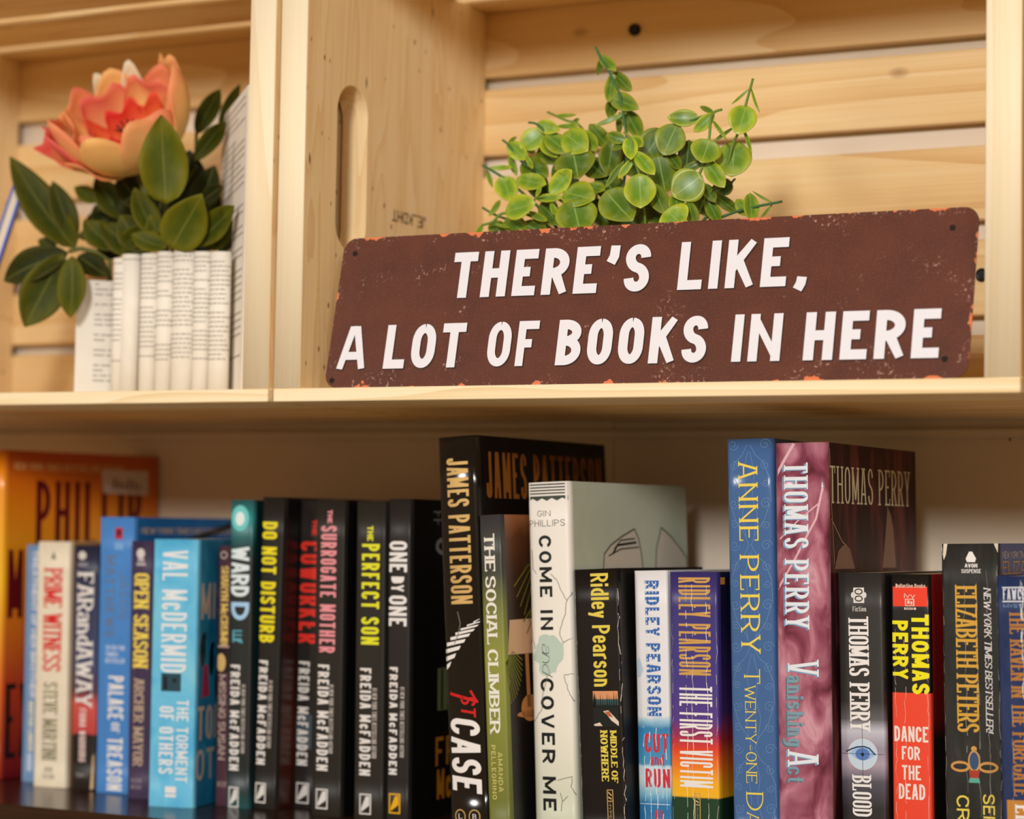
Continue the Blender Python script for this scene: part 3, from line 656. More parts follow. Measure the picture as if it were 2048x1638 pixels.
k.put([[(.2*k.w, k.z(1262)), (.28*k.w, k.z(1262)), (.28*k.w, k.z(1286)), (.2*k.w, k.z(1286))], [(.28*k.w, k.z(1262)), (.62*k.w, k.z(1262)), (.62*k.w, k.z(1265)), (.28*k.w, k.z(1265))], [(.28*k.w, k.z(1270)), (.62*k.w, k.z(1270)), (.62*k.w, k.z(1273)), (.28*k.w, k.z(1273))], [(.28*k.w, k.z(1278)), (.6*k.w, k.z(1278)), (.66*k.w, k.z(1288)), (.28*k.w, k.z(1282))]], INK(92, 166, 186), 'chair_print')
k = thriller('black thriller with a yellow three word title, leaning right', -.0698, .0920, .0172, .2030, .6, 0, (990, 1612), BK((36, 33, 30), 'soft_black'), zramp('black_red_cover', .205, [(0, (60, 20, 10)), (.25, (84, 28, 12)), (.5, (46, 16, 10)), (.8, (12, 10, 10)), (1, (8, 8, 8))], .35, .25, 45), (1317, 1524), (1356, 1490), (1560, 1600), (224, 220, 214), (.10, .50, .56, .74, .10, .58), dz=.0004)
k.down('DO NOT DISTURB', 1040, 1281, .06, .74, 'g', INK(238, 222, 30), gap=.12)
k.ctext('MISSING', 1110, 1168, .072, .130, 'g', INK(206, 196, 196))
k = thriller('black thriller with a red title and a grey sticker, set back', -.0520, .1120, .0225, .2015, .3, 0, (996, 1608), BK((38, 34, 33), 'soft_black_b'), plain((20, 18, 18), .35), (1317, 1523), None, (1557, 1598), (220, 216, 212), (.10, .48, 0, 0, .12, .56))
rd = INK(226, 52, 40)
k.down('THE', 1034, 1066, .44, .60, 'b', rd); k.down('COWORKER', 1078, 1281, .06, .76, 'b', rd, gap=.14); k.rect(1422, 1490, .02, .60, INK(66, 82, 92), 'sticker', .00008)
k = thriller('black thriller with a pink title standing forward of its neighbours', -.0218, .0872, .0219, .2020, -.3, 0, (999, 1631), BK((40, 37, 33), 'soft_black_c'), plain((16, 14, 14), .3), (1330, 1541), (1369, 1506), (1577, 1617), (224, 220, 216), (.17, .56, .58, .72, .17, .58))
pk = INK(232, 148, 156)
k.down('THE', 1020, 1047, .42, .58, 'b', pk); k.down('SURROGATE MOTHER', 1052, 1306, .20, .74, 'g', pk, gap=.13)
k = thriller('black thriller with a lemon yellow two word title', .0104, .0862, .0217, .2013, -.65, 0, (1002, 1637), BK((42, 39, 34), 'soft_black_d'), plain((16, 15, 14), .3), (1336, 1549), (1375, 1514), (1585, 1626), (222, 218, 214), (.20, .58, .62, .78, .22, .62))
ye = INK(226, 226, 44)
k.down('THE', 1052, 1082, .40, .60, 'b', ye); k.down('PERFECT SON', 1088, 1289, .22, .82, 'g', ye, gap=.14)
k = thriller('black thriller with a white title and a yellow emblem', .0331, .0880, .0166, .2029, -.7, 0, (998, 1643), BK((40, 36, 34), 'soft_black_e'), plain((14, 13, 13), .3), (1335, 1549), (1374, 1514), (1586, 1626), (236, 176, 24), (.14, .50, .62, .80, .16, .66))
k.down('ONE', 1083, 1145, .08, .86, 'g', white); k.down('BY', 1154, 1184, .18, .74, 'g', white); k.down('ONE', 1192, 1253, .08, .86, 'g', white)
gy = INK(150, 146, 142)
k.ctext('THE NEW', 1022, 1033, .029, .110, 'g', gy); k.ctext('THE MAID', 1038, 1050, .029, .110, 'g', gy); k.ctext('ONE', 1074, 1112, .032, .110, 'b', gy)
og = INK(196, 122, 26)
k.ctext('FREIDA', 1482, 1540, .034, .112, 'n', og, gap=.5); k.ctext('McFADDEN', 1548, 1608, .036, .116, 'n', og, gap=.3)
k.cover([[(.036, k.z(1342)), (.074, k.z(1342)), (.074, k.z(1428)), (.036, k.z(1428))]], INK(120, 124, 84), 'window_print'); k.cover([[(.040+i*.009, k.z(1344)), (.043+i*.009, k.z(1344)), (.043+i*.009, k.z(1426)), (.040+i*.009, k.z(1426))] for i in range(4)], INK(40, 44, 40), 'window_print', .0002)

# hardcovers and paperbacks on the right half
GB = lambda n: plain((18, 16, 15), .14, 0, .1, .6, name=n)
k = Book('glossy black hardcover with gold lettering leaning left beside the black thrillers', .0972, .0570, .0285, .2406, .1560, -3.7, -5, GB('gloss_black'), plain((12, 8, 8), .25, 0, .05, .0), hard=True, bul=.0016, vt=874, vb=1671, kind='hardcover_book')
gold = plain((226, 190, 122), .28, .35, .05); dgold = plain((150, 92, 34), .4, .2, .05)
k.down('JAMES PATTERSON', 918, 1211, .26, .80, 'n', gold, 'author_lettering', gap=.09)
bars = []
for v0, xl, xr, hh in ((1240, .80, .98, 3), (1246, .64, .98, 3), (1253, .48, .92, 4), (1261, .34, .83, 5), (1270, .20, .72, 6), (1281, .09, .60, 7), (1294, .05, .47, 8), (1309, .05, .34, 9), (1325, .06, .20, 10)):
    bars.append([(xl*k.w, k.z(v0+7)), (xr*k.w, k.z(v0)), ((xr-.05)*k.w, k.z(v0+hh)), (xl*k.w, k.z(v0+7+hh))])
k.put(bars, white, 'pier_print', label='white striped pier')
k.put(lineq([(.42*k.w, k.z(1226)), (.48*k.w, k.z(1250)), (.40*k.w, k.z(1275)), (.30*k.w, k.z(1290))], .0006), INK(120, 116, 104), 'figure_print', .0002)
k.down('1', 1368, 1392, .14, .84, 'g', red, shear=.25); k.down('ST', 1393, 1432, .42, .78, 'n', red, shear=.15); k.down('CASE', 1436, 1580, .12, .86, 'g', white, shear=.12, gap=.1)
for xc in (.30, .66): k.put(ringq(xc*k.w, k.z(1632), .0040, .0042, .0007), gold, 'emblem')
k.flat('L', 1627, 1637, .255, .345, 's', white, 'emblem'); k.flat('B', 1627, 1637, .615, .705, 's', white, 'emblem')
k.ctext('JAMES PATTERSON', 906, 1000, .010, .150, 'n', dgold, gap=.1)

k = Book('slim paperback fading from charcoal to olive green, leaning left', .1264, .0520, .0154, .1935, .1300, -3.4, -5, zramp('charcoal_olive', .1935, [(0, (104, 110, 42)), (.55, (142, 148, 62)), (.70, (118, 124, 56)), (.82, (60, 62, 52)), (1, (58, 58, 60))], .4), zramp('night_room_cover', .1935, [(0, (16, 14, 14)), (.5, (20, 16, 14)), (.66, (36, 24, 16)), (.80, (60, 36, 22)), (.93, (96, 56, 30)), (1, (150, 92, 52))], .35, .06, 60), vt=1018, vb=1672)
k.down('THE SOCIAL CLIMBER', 1056, 1458, .22, .70, 'S', INK(236, 232, 222), gap=.08); k.down('AMANDA', 1496, 1575, .54, .74, 'n', INK(222, 206, 128), 'author_lettering', gap=.3); k.down('PELLEGRINO', 1482, 1590, .24, .44, 'n', INK(222, 206, 128), 'author_lettering', gap=.3)
k.cover([[(.006, k.z(1232)), (.10, k.z(1228)), (.10, k.z(1300)), (.003, k.z(1302))]], INK(214, 176, 140), 'lamp_print'); k.cover([[(.022, k.z(1302)), (.026, k.z(1302)), (.027, k.z(1410)), (.023, k.z(1410))], ell(.026, k.z(1412), .010, .008), ell(.025, k.z(1424), .014, .002)], INK(190, 130, 74), 'lamp_print', .0002)
fr = []
r_ = random.Random(3)
for bx, bz, n, ln in ((.046, 1118, 15, .045), (.050, 1198, 11, .038), (-.002, 1318, 11, .026)):
    for i in range(n):
        a = math.radians(200+150*i/n) if bz < 1300 else math.radians(-70+80*i/n)
        p = (bx, k.z(bz)); e = (bx+ln*math.cos(a)*.8, k.z(bz)-abs(ln*math.sin(a))*.9 if bz < 1300 else k.z(bz)+ln*math.sin(a)); mm = ((p[0]+e[0])/2, (p[1]+e[1])/2+.006)
        fr += [[(max(x_, .0004), z_) for x_, z_ in q] for q in lineq([p, mm, e], .0009)]
k.cover(fr, INK(120, 120, 46), 'palm_print')
k.cover([ell(.090, k.z(1555), .028, .015)], INK(222, 214, 200), 'cup_print')

k = Book('off white hardcover with black brush lettering and a pale green cover', .1478, .0700, .0296, .2135, .1480, -2.7, -5.2, zramp('cracked_white_spine', .2135, [(0, (196, 202, 176)), (.12, (216, 218, 196)), (.35, (236, 232, 220)), (1, (238, 233, 224))], .42, .06, 40), cloud('sage_cover', [(.3, (186, 194, 172)), (.7, (202, 208, 190))], (14, 14, 14), .45), hard=True, bul=.0014, vt=966, vb=1679, kind='hardcover_book')
bk = INK(28, 30, 30)
for v in (970, 976, 982, 988): k.rect(v-.3, v+2.2, .03, .97, bk)
k.put([[(.03*k.w, k.z(994)), (.97*k.w, k.z(994)), (.97*k.w, k.z(998)), (.03*k.w, k.z(998))]]+[[((.03+.235*i)*k.w, k.z(997)), ((.03+.235*(i+1))*k.w, k.z(997)), ((.03+.235*i+.235)*k.w, k.z(1004)), ((.03+.235*(i+.5))*k.w, k.z(998.5)), ((.03+.235*i)*k.w, k.z(1004))] for i in range(4)], INK(64, 74, 66), 'scallop_print', .0001)
k.flat('GIN', 1023, 1035, .26, .58, 't', bk, 'author_lettering', gap=.4); k.flat('PHILLIPS', 1042, 1055, .05, .90, 't', bk, 'author_lettering', gap=.3)
k.down('COME IN', 1073, 1262, .28, .58, 'k', bk, gap=.45, sp=.7); k.down('COVER ME', 1358, 1620, .24, .56, 'k', bk, gap=.38, sp=.55)
pt = []
r_ = random.Random(11)
for i in range(26):
    a = 2*math.pi*i/26; q = 1+r_.uniform(-.12, .12); pt.append((.45*k.w+.36*k.w*q*math.cos(a)*(1 if math.sin(a) > -.3 else .8), k.z(1312)+(k.z(1270)-k.z(1312))*q*math.sin(a)))
k.put([pt], INK(186, 204, 192), 'torn_patch_print', .00008); k.down('and', 1288, 1346, .30, .54, 'h', bk, shear=.45, gap=.02)
r_ = random.Random(5)
cr = []
for pts in ([(.02, 1250), (.12, 1300)], [(.98, 1278), (.80, 1288), (.72, 1268), (.86, 1230), (.90, 1205), (.99, 1188)], [(.90, 1205), (.70, 1165), (.55, 1150)], [(.80, 1352), (.99, 1350)], [(.80, 1352), (.90, 1386), (.99, 1404)], [(.42, 1352), (.30, 1390), (.26, 1420), (.04, 1446)], [(.10, 1100), (.12, 1140), (.20, 1150)], [(.6, 1560), (.92, 1552), (.90, 1572), (.98, 1588)], [(.66, 1620), (.70, 1600), (.82, 1590)], [(.70, 1600), (.66, 1584)]):
    P = []
    for (a, b), (c, d) in zip(pts, pts[1:]):
        for i in range(5): t = i/5; P.append(((a+(c-a)*t)*k.w+r_.uniform(-.0003, .0003), k.z(b+(d-b)*t)+r_.uniform(-.0004, .0004)))
    P.append((pts[-1][0]*k.w, k.z(pts[-1][1]))); k.put(lineq(P, .00035), INK(110, 114, 100), 'crack_print', .0002)
def ear(c0, c1, tip): return [(c0, k.z(1150)), (c0+.003, k.z(1104)), (c0+.012, k.z(1082)), tip, (tip[0]+.010, k.z(1084)), (c1-.006, k.z(1112)), (c1, k.z(1150))]
e1 = [(.038, k.z(1150)), (.040, k.z(1112)), (.048, k.z(1094)), (.062, k.z(1076)), (.078, k.z(1060)), (.083, k.z(1080)), (.086, k.z(1110)), (.088, k.z(1150))]
e2 = [(.104, k.z(1150)), (.106, k.z(1100)), (.113, k.z(1056)), (.126, k.z(1076)), (.140, k.z(1106)), (.146, k.z(1120)), (.146, k.z(1150))]
k.cover([e1, e2], INK(206, 198, 182), 'ear_print')
k.cover(lineq(e1, .0010)+lineq(e2, .0010), INK(70, 72, 58), 'ear_print', .0002); k.cover(lineq([(.050, k.z(1112)), (.056, k.z(1094)), (.080, k.z(1088))], .0014)+lineq([(.052, k.z(1102)), (.060, k.z(1084)), (.078, k.z(1080))], .0008)+lineq([(.045, k.z(1116)), (.060, k.z(1102)), (.083, k.z(1098))], .0008), bk, 'ear_print', .0003)

k = Book('black paperback with pale yellow lettering and a small river picture', .1815, .0660, .0300, .1620, .1080, -3.4, -5.2, plain((26, 21, 19), .35), plain((18, 15, 14), .4), vt=1137, vb=1685)
yl = INK(226, 206, 84)
k.down('Ridley Pearson', 1146, 1371, .40, .80, 'n', yl, 'author_lettering', gap=.08); k.down('MIDDLE OF', 1458, 1561, .72, .86, 'S', yl, gap=.1); k.down('NOWHERE', 1458, 1558, .50, .66, 'S', yl, gap=.1)
pz = k.z
k.rect(1380, 1396, .36, .92, INK(216, 150, 104), 'picture_print'); k.rect(1396, 1410, .36, .92, INK(58, 92, 92), 'picture_print'); k.rect(1408, 1450, .36, .92, INK(26, 30, 26), 'picture_print', .00009)
k.put([[((.36+.05*i)*k.w, pz(1412)), ((.40+.05*i)*k.w, pz(1412)), ((.38+.05*i)*k.w, pz(1385+abs(i-4)*-1.0+10*((i*7) % 3)/2))] for i in range(11)]+[[(.36*k.w, pz(1412)), (.44*k.w, pz(1412)), (.40*k.w, pz(1382))]], INK(20, 26, 24), 'picture_print', .00014)
k.put([[(.58*k.w, pz(1420)), (.70*k.w, pz(1418)), (.92*k.w, pz(1440)), (.92*k.w, pz(1449)), (.76*k.w, pz(1438)), (.66*k.w, pz(1426))], [(.36*k.w, pz(1446)), (.5*k.w, pz(1442)), (.56*k.w, pz(1449)), (.38*k.w, pz(1449))]], INK(224, 206, 190), 'picture_print', .00018); k.put([[(.62*k.w, pz(1421)), (.72*k.w, pz(1420)), (.80*k.w, pz(1432)), (.70*k.w, pz(1430))]], INK(190, 96, 60), 'picture_print', .00022)
def pub(k, v0, xa, xb):
    a, b = xa*k.w, xb*k.w; t = .0005; z0, z1 = k.z(v0), .002
    k.put([[(a, z0), (b, z0), (b, z0-t), (a, z0-t)], [(a, z0-.0065), (b, z0-.0065), (b, z0-.0065-t), (a, z0-.0065-t)], [(a, z0), (a+t, z0), (a+t, z1), (a, z1)], [(b-t, z0), (b, z0), (b, z1), (b-t, z1)], [(a+.0008, z0-.001), (b-.001, z0-.003), (b-.001, z0-.004), (a+.0008, z0-.002)], [(a+.0008, z0-.004), (b-.001, z0-.005), (b-.001, z0-.0058), (a+.0008, z0-.005)]], gold, 'emblem')
    k.down('HYPERION', v0+22, v0+92, xa+.04, xb-.05, 's', gold, 'publisher_lettering', gap=.12)
pub(k, 1574, .60, .74)
k.crease((.02, .985), 1150, 1660, EDGEW, 9, .0003)

k = Book('white paperback with blue lettering over a blue water band, spine creased', .2135, .0760, .0222, .1620, .1060, -2.3, -4.4, zramp('white_blue_spine', .162, [(0, (28, 96, 150)), (.16, (40, 120, 176)), (.19, (120, 184, 214)), (.245, (206, 226, 232)), (.29, (200, 222, 232)), (.30, (70, 150, 196)), (.43, (48, 130, 182)), (.455, (150, 196, 220)), (.475, (228, 230, 234)), (1, (234, 232, 234))], .4, .03, 160), plain((220, 224, 230), .4), vt=1138, vb=1688)
bl = INK(52, 104, 178)
k.down('RIDLEY PEARSON', 1158, 1427, .34, .76, 'g', bl, 'author_lettering', gap=.14)
k.put([[((.36+.1*j)*k.w, k.z(1160+i*9)), ((.385+.1*j)*k.w, k.z(1160+i*9)), ((.385+.1*j)*k.w, k.z(1165+i*9)), ((.36+.1*j)*k.w, k.z(1165+i*9))] for i in range(30) for j in range(4)], INK(222, 226, 232), 'author_lettering', .0002)
rr = INK(204, 50, 70)
k.flat('CUT', 1462, 1499, .24, .94, 'n', rr, gap=.14); k.flat('and', 1502, 1524, .38, .80, 'n', rr); k.flat('RUN', 1531, 1568, .24, .96, 'n', rr, gap=.14); k.flat('#1', 1612, 1640, .5, .72, 'n', rr)
k.crease((.22, .40, .58, .74, .86), 1440, 1680, INK(240, 240, 240), 4, .00045); k.rect(1600, 1601.5, .0, 1.0, INK(200, 220, 230), 'spine_crease', .0002)
k.put([[(0, k.z(1325)), (.12*k.w, k.z(1310)), (.25*k.w, k.z(1335)), (.14*k.w, k.z(1350)), (0, k.z(1352))]], INK(186, 204, 222), 'wave_print')

k = Book('paperback fading from purple through red and orange to yellow, foot dark green', .2362, .0710, .0310, .1620, .1060, -1.45, -3.6, zramp('sunset_spine', .162, [(0, (22, 58, 34)), (.196, (24, 62, 38)), (.20, (244, 186, 30)), (.25, (244, 176, 30)), (.31, (240, 122, 34)), (.37, (222, 62, 40)), (.42, (150, 44, 90)), (.47, (84, 58, 138)), (.62, (66, 56, 136)), (1, (54, 46, 110))], .35), zramp('sunset_cover', .162, [(0, (16, 40, 26)), (.196, (18, 44, 28)), (.20, (222, 160, 20)), (.31, (210, 100, 28)), (.40, (150, 40, 40)), (.5, (60, 40, 100)), (.8, (26, 24, 62)), (1, (20, 20, 44))], .35), vt=1141, vb=1697)
k.down('RIDLEY PEARSON', 1152, 1346, .20, .86, 'n', INK(204, 158, 84), 'author_lettering', gap=.07); k.down('THE FIRST VICTIM', 1368, 1567, .20, .88, 'n', white, gap=.07)
pub(k, 1578, .50, .62)
k.crease((.36, .48, .78), 1145, 1690, INK(236, 232, 226), 6, .0004); k.crease((.06, .97), 1240, 1690, INK(206, 200, 196), 8, .0002)
k.cover([[(.004, k.z(1152)), (.010, k.z(1152)), (.010, k.z(1166)), (.004, k.z(1166))]], INK(206, 140, 60))

k = Book('tall blue hardcover with yellow serif lettering and scroll pattern', .2742, .0715, .0288, .2394, .1560, -1.8, 0, plain((70, 106, 158), .2, 0, .03, .3), plain((40, 72, 116), .25, 0, .03, .2), hard=True, bul=.0014, vt=879, vb=1715, kind='hardcover_book')
fil = []
def spiral(cx, cz, r, a0, sgn, turns=1.4):
    return [(cx+r*(1-.8*i/22)*math.cos(a0+sgn*turns*2*math.pi*i/22), cz+r*(1-.8*i/22)*math.sin(a0+sgn*turns*2*math.pi*i/22)) for i in range(23)]
zc = .236
while zc > 0:
    for sd in (-1, 1):
        X = lambda t: (.5+sd*t)*k.w
        for dz_, r, a0 in ((0, .0034, 0), (-.012, .0028, 1.6), (-.022, .0024, 3.1), (-.034, .0032, .8), (-.046, .0026, 2.4)):
            if zc+dz_ > .006: fil += lineq([(min(max(x_, .001), k.w-.001), z_) for x_, z_ in spiral(X(.34), zc+dz_, r, a0, sd)], .00028)
        pts = [(.03, 0), (.14, -.006), (.30, -.010), (.43, -.020), (.44, -.032), (.30, -.044), (.10, -.052), (.02, -.058)]
        P = [(X(a), zc+b) for a, b in pts if zc+b > .003]
        if len(P) > 2: fil += lineq(P, .0003)
        P = [(X(a), zc+b) for a, b in ((.02, -.004), (.12, -.016), (.06, -.030), (.16, -.040), (.08, -.054)) if zc+b > .003]
        if len(P) > 2: fil += lineq(P, .00028)
    zc -= .058
k.put(fil, INK(104, 140, 184), 'scroll_print', .00008, label='lighter blue scroll pattern')
yy = INK(236, 212, 84)
k.down('ANNE PERRY', 926, 1307, .27, .68, 'y', yy, 'author_lettering', gap=.22, sp=.5); k.down('T', 1340, 1369, .32, .66, 'x', yy); k.down('WENTY-ONE', 1373, 1566, .33, .56, 'x', yy, gap=.14); k.down('D', 1585, 1620, .32, .68, 'x', yy); k.down('AYS', 1624, 1706, .33, .58, 'x', yy, gap=.14)
hl = ell(.86*k.w, k.z(890), .0012, .0014)

k = Book('tall pink and maroon marbled hardcover with pale blue lettering', .3038, .0660, .0318, .2369, .1500, -1.3, -2, cloud('pink_marble', [(.28, (92, 36, 50)), (.42, (140, 72, 92)), (.55, (182, 116, 134)), (.66, (208, 156, 170)), (.78, (160, 90, 108))], (62, 62, 34), .2, .25, 3, .7), cloud('maroon_marble', [(.3, (24, 8, 10)), (.5, (50, 16, 20)), (.62, (88, 36, 38)), (.74, (120, 66, 58)), (.85, (44, 16, 18))], (60, 60, 14), .45, .0, 3, .8), hard=True, bul=.0018, vt=888, vb=1722, kind='hardcover_book')
def two(text, v0, v1, xa, xb, st, c1, c2, nm='title_lettering', gap=None):
    k.down(text, v0+2, v1+2, xa-.035, xb-.035, st, c2, nm, 0, .00012, gap); k.down(text, v0, v1, xa, xb, st, c1, nm, 0, .00022, gap)
pw = INK(226, 232, 240); pb = INK(118, 164, 200); gb = INK(126, 158, 172)
two('THOMAS PERRY', 928, 1256, .20, .66, 'y', pw, pb, 'author_lettering', .5)
two('V', 1322, 1348, .24, .82, 's', pw, pb); two('anishing', 1350, 1490, .22, .54, 's', gb, INK(88, 120, 140), gap=.35); two('A', 1500, 1528, .22, .80, 's', pw, pb); two('ct', 1530, 1562, .22, .52, 's', gb, INK(88, 120, 140), gap=.35)
k.put(lineq([(.04*k.w, k.z(952)), (.22*k.w, k.z(920)), (.40*k.w, k.z(890))], .0018)+lineq([(.05*k.w, k.z(1180)), (.4*k.w, k.z(1120)), (.8*k.w, k.z(1040)), (.92*k.w, k.z(980))], .0012)+lineq([(.1*k.w, k.z(1080)), (.45*k.w, k.z(1045)), (.85*k.w, k.z(1010))], .0008), INK(222, 176, 186), 'branch_print', .00008)
k.ctext('THOMAS PERRY', 934, 1009, .004, .138, 'x', INK(206, 196, 164), gap=.5)
for q_ in (lineq([(.004, k.z(900)), (.006, k.z(1000)), (.010, k.z(1130))], .0007), lineq([(.006, k.z(1040)), (.022, k.z(1085)), (.030, k.z(1095))], .0008)): k.cover(q_, INK(170, 134, 110), 'branch_print')
for q_ in ([(.010, k.z(1140)), (.016, k.z(1104)), (.024, k.z(1092)), (.034, k.z(1098)), (.042, k.z(1140))], [(.088, k.z(1140)), (.094, k.z(1070)), (.098, k.z(1010)), (.104, k.z(1030)), (.108, k.z(1060)), (.112, k.z(1140))]): k.cover([q_], INK(130, 96, 80), 'branch_print')

k = Book('black paperback with white serif lettering and an eye printed low on its spine', .3382, .0760, .0268, .1640, .1060, -1.7, -2, zramp('black_glow_spine', .164, [(0, (40, 38, 38)), (.20, (42, 40, 42)), (.29, (84, 80, 92)), (.35, (172, 160, 176)), (.40, (150, 142, 160)), (.46, (196, 196, 208)), (.50, (96, 94, 98)), (.56, (46, 44, 42)), (1, (46, 44, 42))], .38), plain((34, 30, 34), .35), vt=1138, vb=1727)
k.down('THOMAS PERRY', 1226, 1455, .24, .68, 's', white, 'author_lettering', gap=.06); k.down('BLOOD', 1545, 1626, .26, .68, 's', white, gap=.06); k.down('MONEY', 1640, 1718, .26, .68, 's', white, gap=.06)
k.flat('Fiction', 1206, 1216, .34, .64, 'n', INK(206, 202, 196), 'banner_lettering')
wz = k.z; ew = INK(222, 218, 212)
k.rect(1168, 1199, .36, .60, ew, 'emblem'); k.put([ell(.345*k.w, wz(1183), .0010, .0016), ell(.615*k.w, wz(1183), .0010, .0016)], ew, 'emblem')
for zz in (1176, 1190): k.put([q for q in ringq(.48*k.w, wz(zz), .0024, .0017, .0006)], black, 'emblem', .0002)
ez = wz(1502); ex = .5*k.w; er = .0090
k.put([ell(ex, ez, er, er, 40)], INK(196, 214, 228), 'eye_print', .00008); k.put(ringq(ex, ez, er, er, .0002, 40), INK(206, 130, 110), 'eye_print', .00012)
k.put([[(ex-.008, ez+.0005), (ex-.004, ez+.0035), (ex, ez+.0042), (ex+.004, ez+.0034), (ex+.0074, ez-.0004), (ex+.004, ez-.0026), (ex, ez-.0034), (ex-.004, ez-.0026)]], INK(160, 188, 222), 'eye_print', .00012)
k.put([ell(ex, ez, .0042, .0034)], INK(84, 124, 188), 'eye_print', .00016); k.put([ell(ex, ez-.0001, .0010, .0010)], INK(20, 22, 30), 'eye_print', .0002)
k.put(lineq([(ex-.0098, ez+.0012), (ex-.006, ez+.0030), (ex-.003, ez+.0040), (ex+.001, ez+.0043), (ex+.004, ez+.0034), (ex+.0076, ez-.0002)], .0008), INK(40, 62, 92), 'eye_print', .0002)
k.put(lineq([(.03*k.w, ez+.0002), (.97*k.w, ez+.0002)], .0002)+lineq([(ex, ez-.0130), (ex, ez+.0170)], .0002), INK(50, 48, 60), 'crosshair_print', .00024)

k = Book('red and black paperback with bold yellow lettering', .3664, .0800, .0228, .1640, .1060, -1.1, -2, zramp('red_black_spine', .164, [(0, (24, 20, 20)), (.158, (24, 20, 20)), (.159, (238, 72, 46)), (.595, (240, 70, 44)), (.5955, (24, 22, 21)), (1, (26, 24, 23))], .35, 0, interp='CONSTANT'), zramp('red_black_cover', .164, [(0, (22, 16, 16)), (.44, (24, 18, 16)), (.5, (120, 22, 20)), (1, (176, 20, 20))], .35), vt=1141, vb=1735)
yb_ = INK(240, 230, 24)
k.rect(1166, 1206, .0, 1.0, INK(238, 66, 42)); k.flat('Ballantine Books', 1160.5, 1168.5, .14, .90, 'g', INK(220, 190, 176), 'publisher_lettering', .0002, .08)
k.flat('Ivy', 1180, 1189, .36, .64, 's', INK(240, 210, 196), 'emblem', .0002); k.put([[(a*k.w, k.z(v0)), (b*k.w, k.z(v0)), (b*k.w, k.z(v1)), (a*k.w, k.z(v1))] for a, b, v0, v1 in ((.38, .62, 1191, 1192.5), (.38, .62, 1204, 1205.5), (.38, .41, 1191, 1205), (.59, .62, 1191, 1205), (.44, .50, 1194, 1201), (.52, .57, 1196, 1202))], INK(236, 206, 194), 'emblem', .0002); k.flat('BOOKS', 1208, 1213, .36, .66, 'g', INK(230, 210, 196), 'emblem', .0002)
k.down('THOMAS', 1222, 1382, .54, .97, 'b', yb_, 'author_lettering', gap=.12); k.down('PERRY', 1235, 1353, .04, .45, 'b', yb_, 'author_lettering', gap=.12)
for t, v0, v1, a, b in (('DANCE', 1447, 1478, .07, .93), ('FOR', 1487, 1514, .26, .72), ('THE', 1525, 1554, .26, .74), ('DEAD', 1562, 1593, .17, .84)): k.flat(t, v0, v1, a, b, 'b', INK(240, 226, 216), 'title_lettering', .0002, .08)
k.crease((.12, .36, .93), 1240, 1640, INK(236, 206, 196), 12, .00022)

k = Book('worn black paperback with gold lettering and a winged beetle ornament', .3984, .0750, .0322, .1815, .1060, -1.5, -1, cloud('worn_black', [(.3, (38, 38, 36)), (.62, (50, 50, 47)), (.80, (72, 72, 66))], (160, 160, 40), .4, 0, 5, .6), plain((26, 58, 124), .35), vt=1088, vb=1751)
gd = INK(214, 164, 62)
k.down('ELIZABETH PETERS', 1173, 1464, .24, .62, 's', gd, 'author_lettering', gap=.05); k.down('NEW YORK TIMES BESTSELLER!', 1176, 1463, .74, .86, 's', white, 'banner_lettering', shear=.2, gap=.08)
k.down('SER', 1586, 1650, .66, .86, 'n', yy, gap=.14); k.down('PENT', 1658, 1745, .66, .86, 'n', yy, gap=.14); k.down('CROWN', 1590, 1735, .20, .42, 'n', yy, gap=.14)
k.put([[(.50*k.w, k.z(1104)), (.555*k.w, k.z(1104)), (.62*k.w, k.z(1118)), (.60*k.w, k.z(1125)), (.46*k.w, k.z(1125)), (.44*k.w, k.z(1118))]], white, 'emblem'); k.flat('AVON', 1128, 1136, .42, .64, 'g', white, 'publisher_lettering'); k.flat('SUSPENSE', 1139, 1147, .36, .70, 'n', white, 'publisher_lettering')
bz = k.z(1532); bx = .52*k.w
for sg_ in (-1, 1): k.put(ringq(bx+sg_*.0078, bz-.0002, .0055, .0030, .0014), INK(206, 150, 78), 'beetle_print', .0001)
k.put([ell(bx, bz+.0028, .0034, .0060), ell(bx, bz+.0096, .0016, .0015)], INK(206, 156, 84), 'beetle_print', .00014); k.put([ell(bx, bz+.0030, .0026, .0048)], INK(58, 82, 116), 'beetle_print', .00018)
k.put([[(bx-.003, bz-.002), (bx+.003, bz-.002), (bx+.0024, bz-.0062), (bx-.0024, bz-.0062)]], INK(170, 62, 44), 'beetle_print', .0002); k.put([[(bx-.0026, bz-.0062), (bx+.0026, bz-.0062), (bx+.0032, bz-.0088), (bx-.0032, bz-.0088)]], INK(96, 170, 150), 'beetle_print', .0002)
k.crease((.40, .62), 1165, 1740, INK(190, 184, 170), 21, .00022); k.crease((.02, .98, .8), 1110, 1740, INK(168, 160, 146), 22, .0003)
k.put([[(.005*k.w, k.h), (.12*k.w, k.h), (.09*k.w, k.h-.006), (.05*k.w, k.h-.009), (.01*k.w, k.h-.003)], [(.93*k.w, k.h), (.995*k.w, k.h), (.99*k.w, k.h-.005)]], EDGEW, 'worn_corner', .0002)
k.ctext('NEW YORK TIMES BESTSELLER', 1104, 1118, .008, .100, 'n', INK(190, 180, 170)); k.ctext('ELIZABETH', 1124, 1150, .008, .100, 's', INK(190, 140, 60))

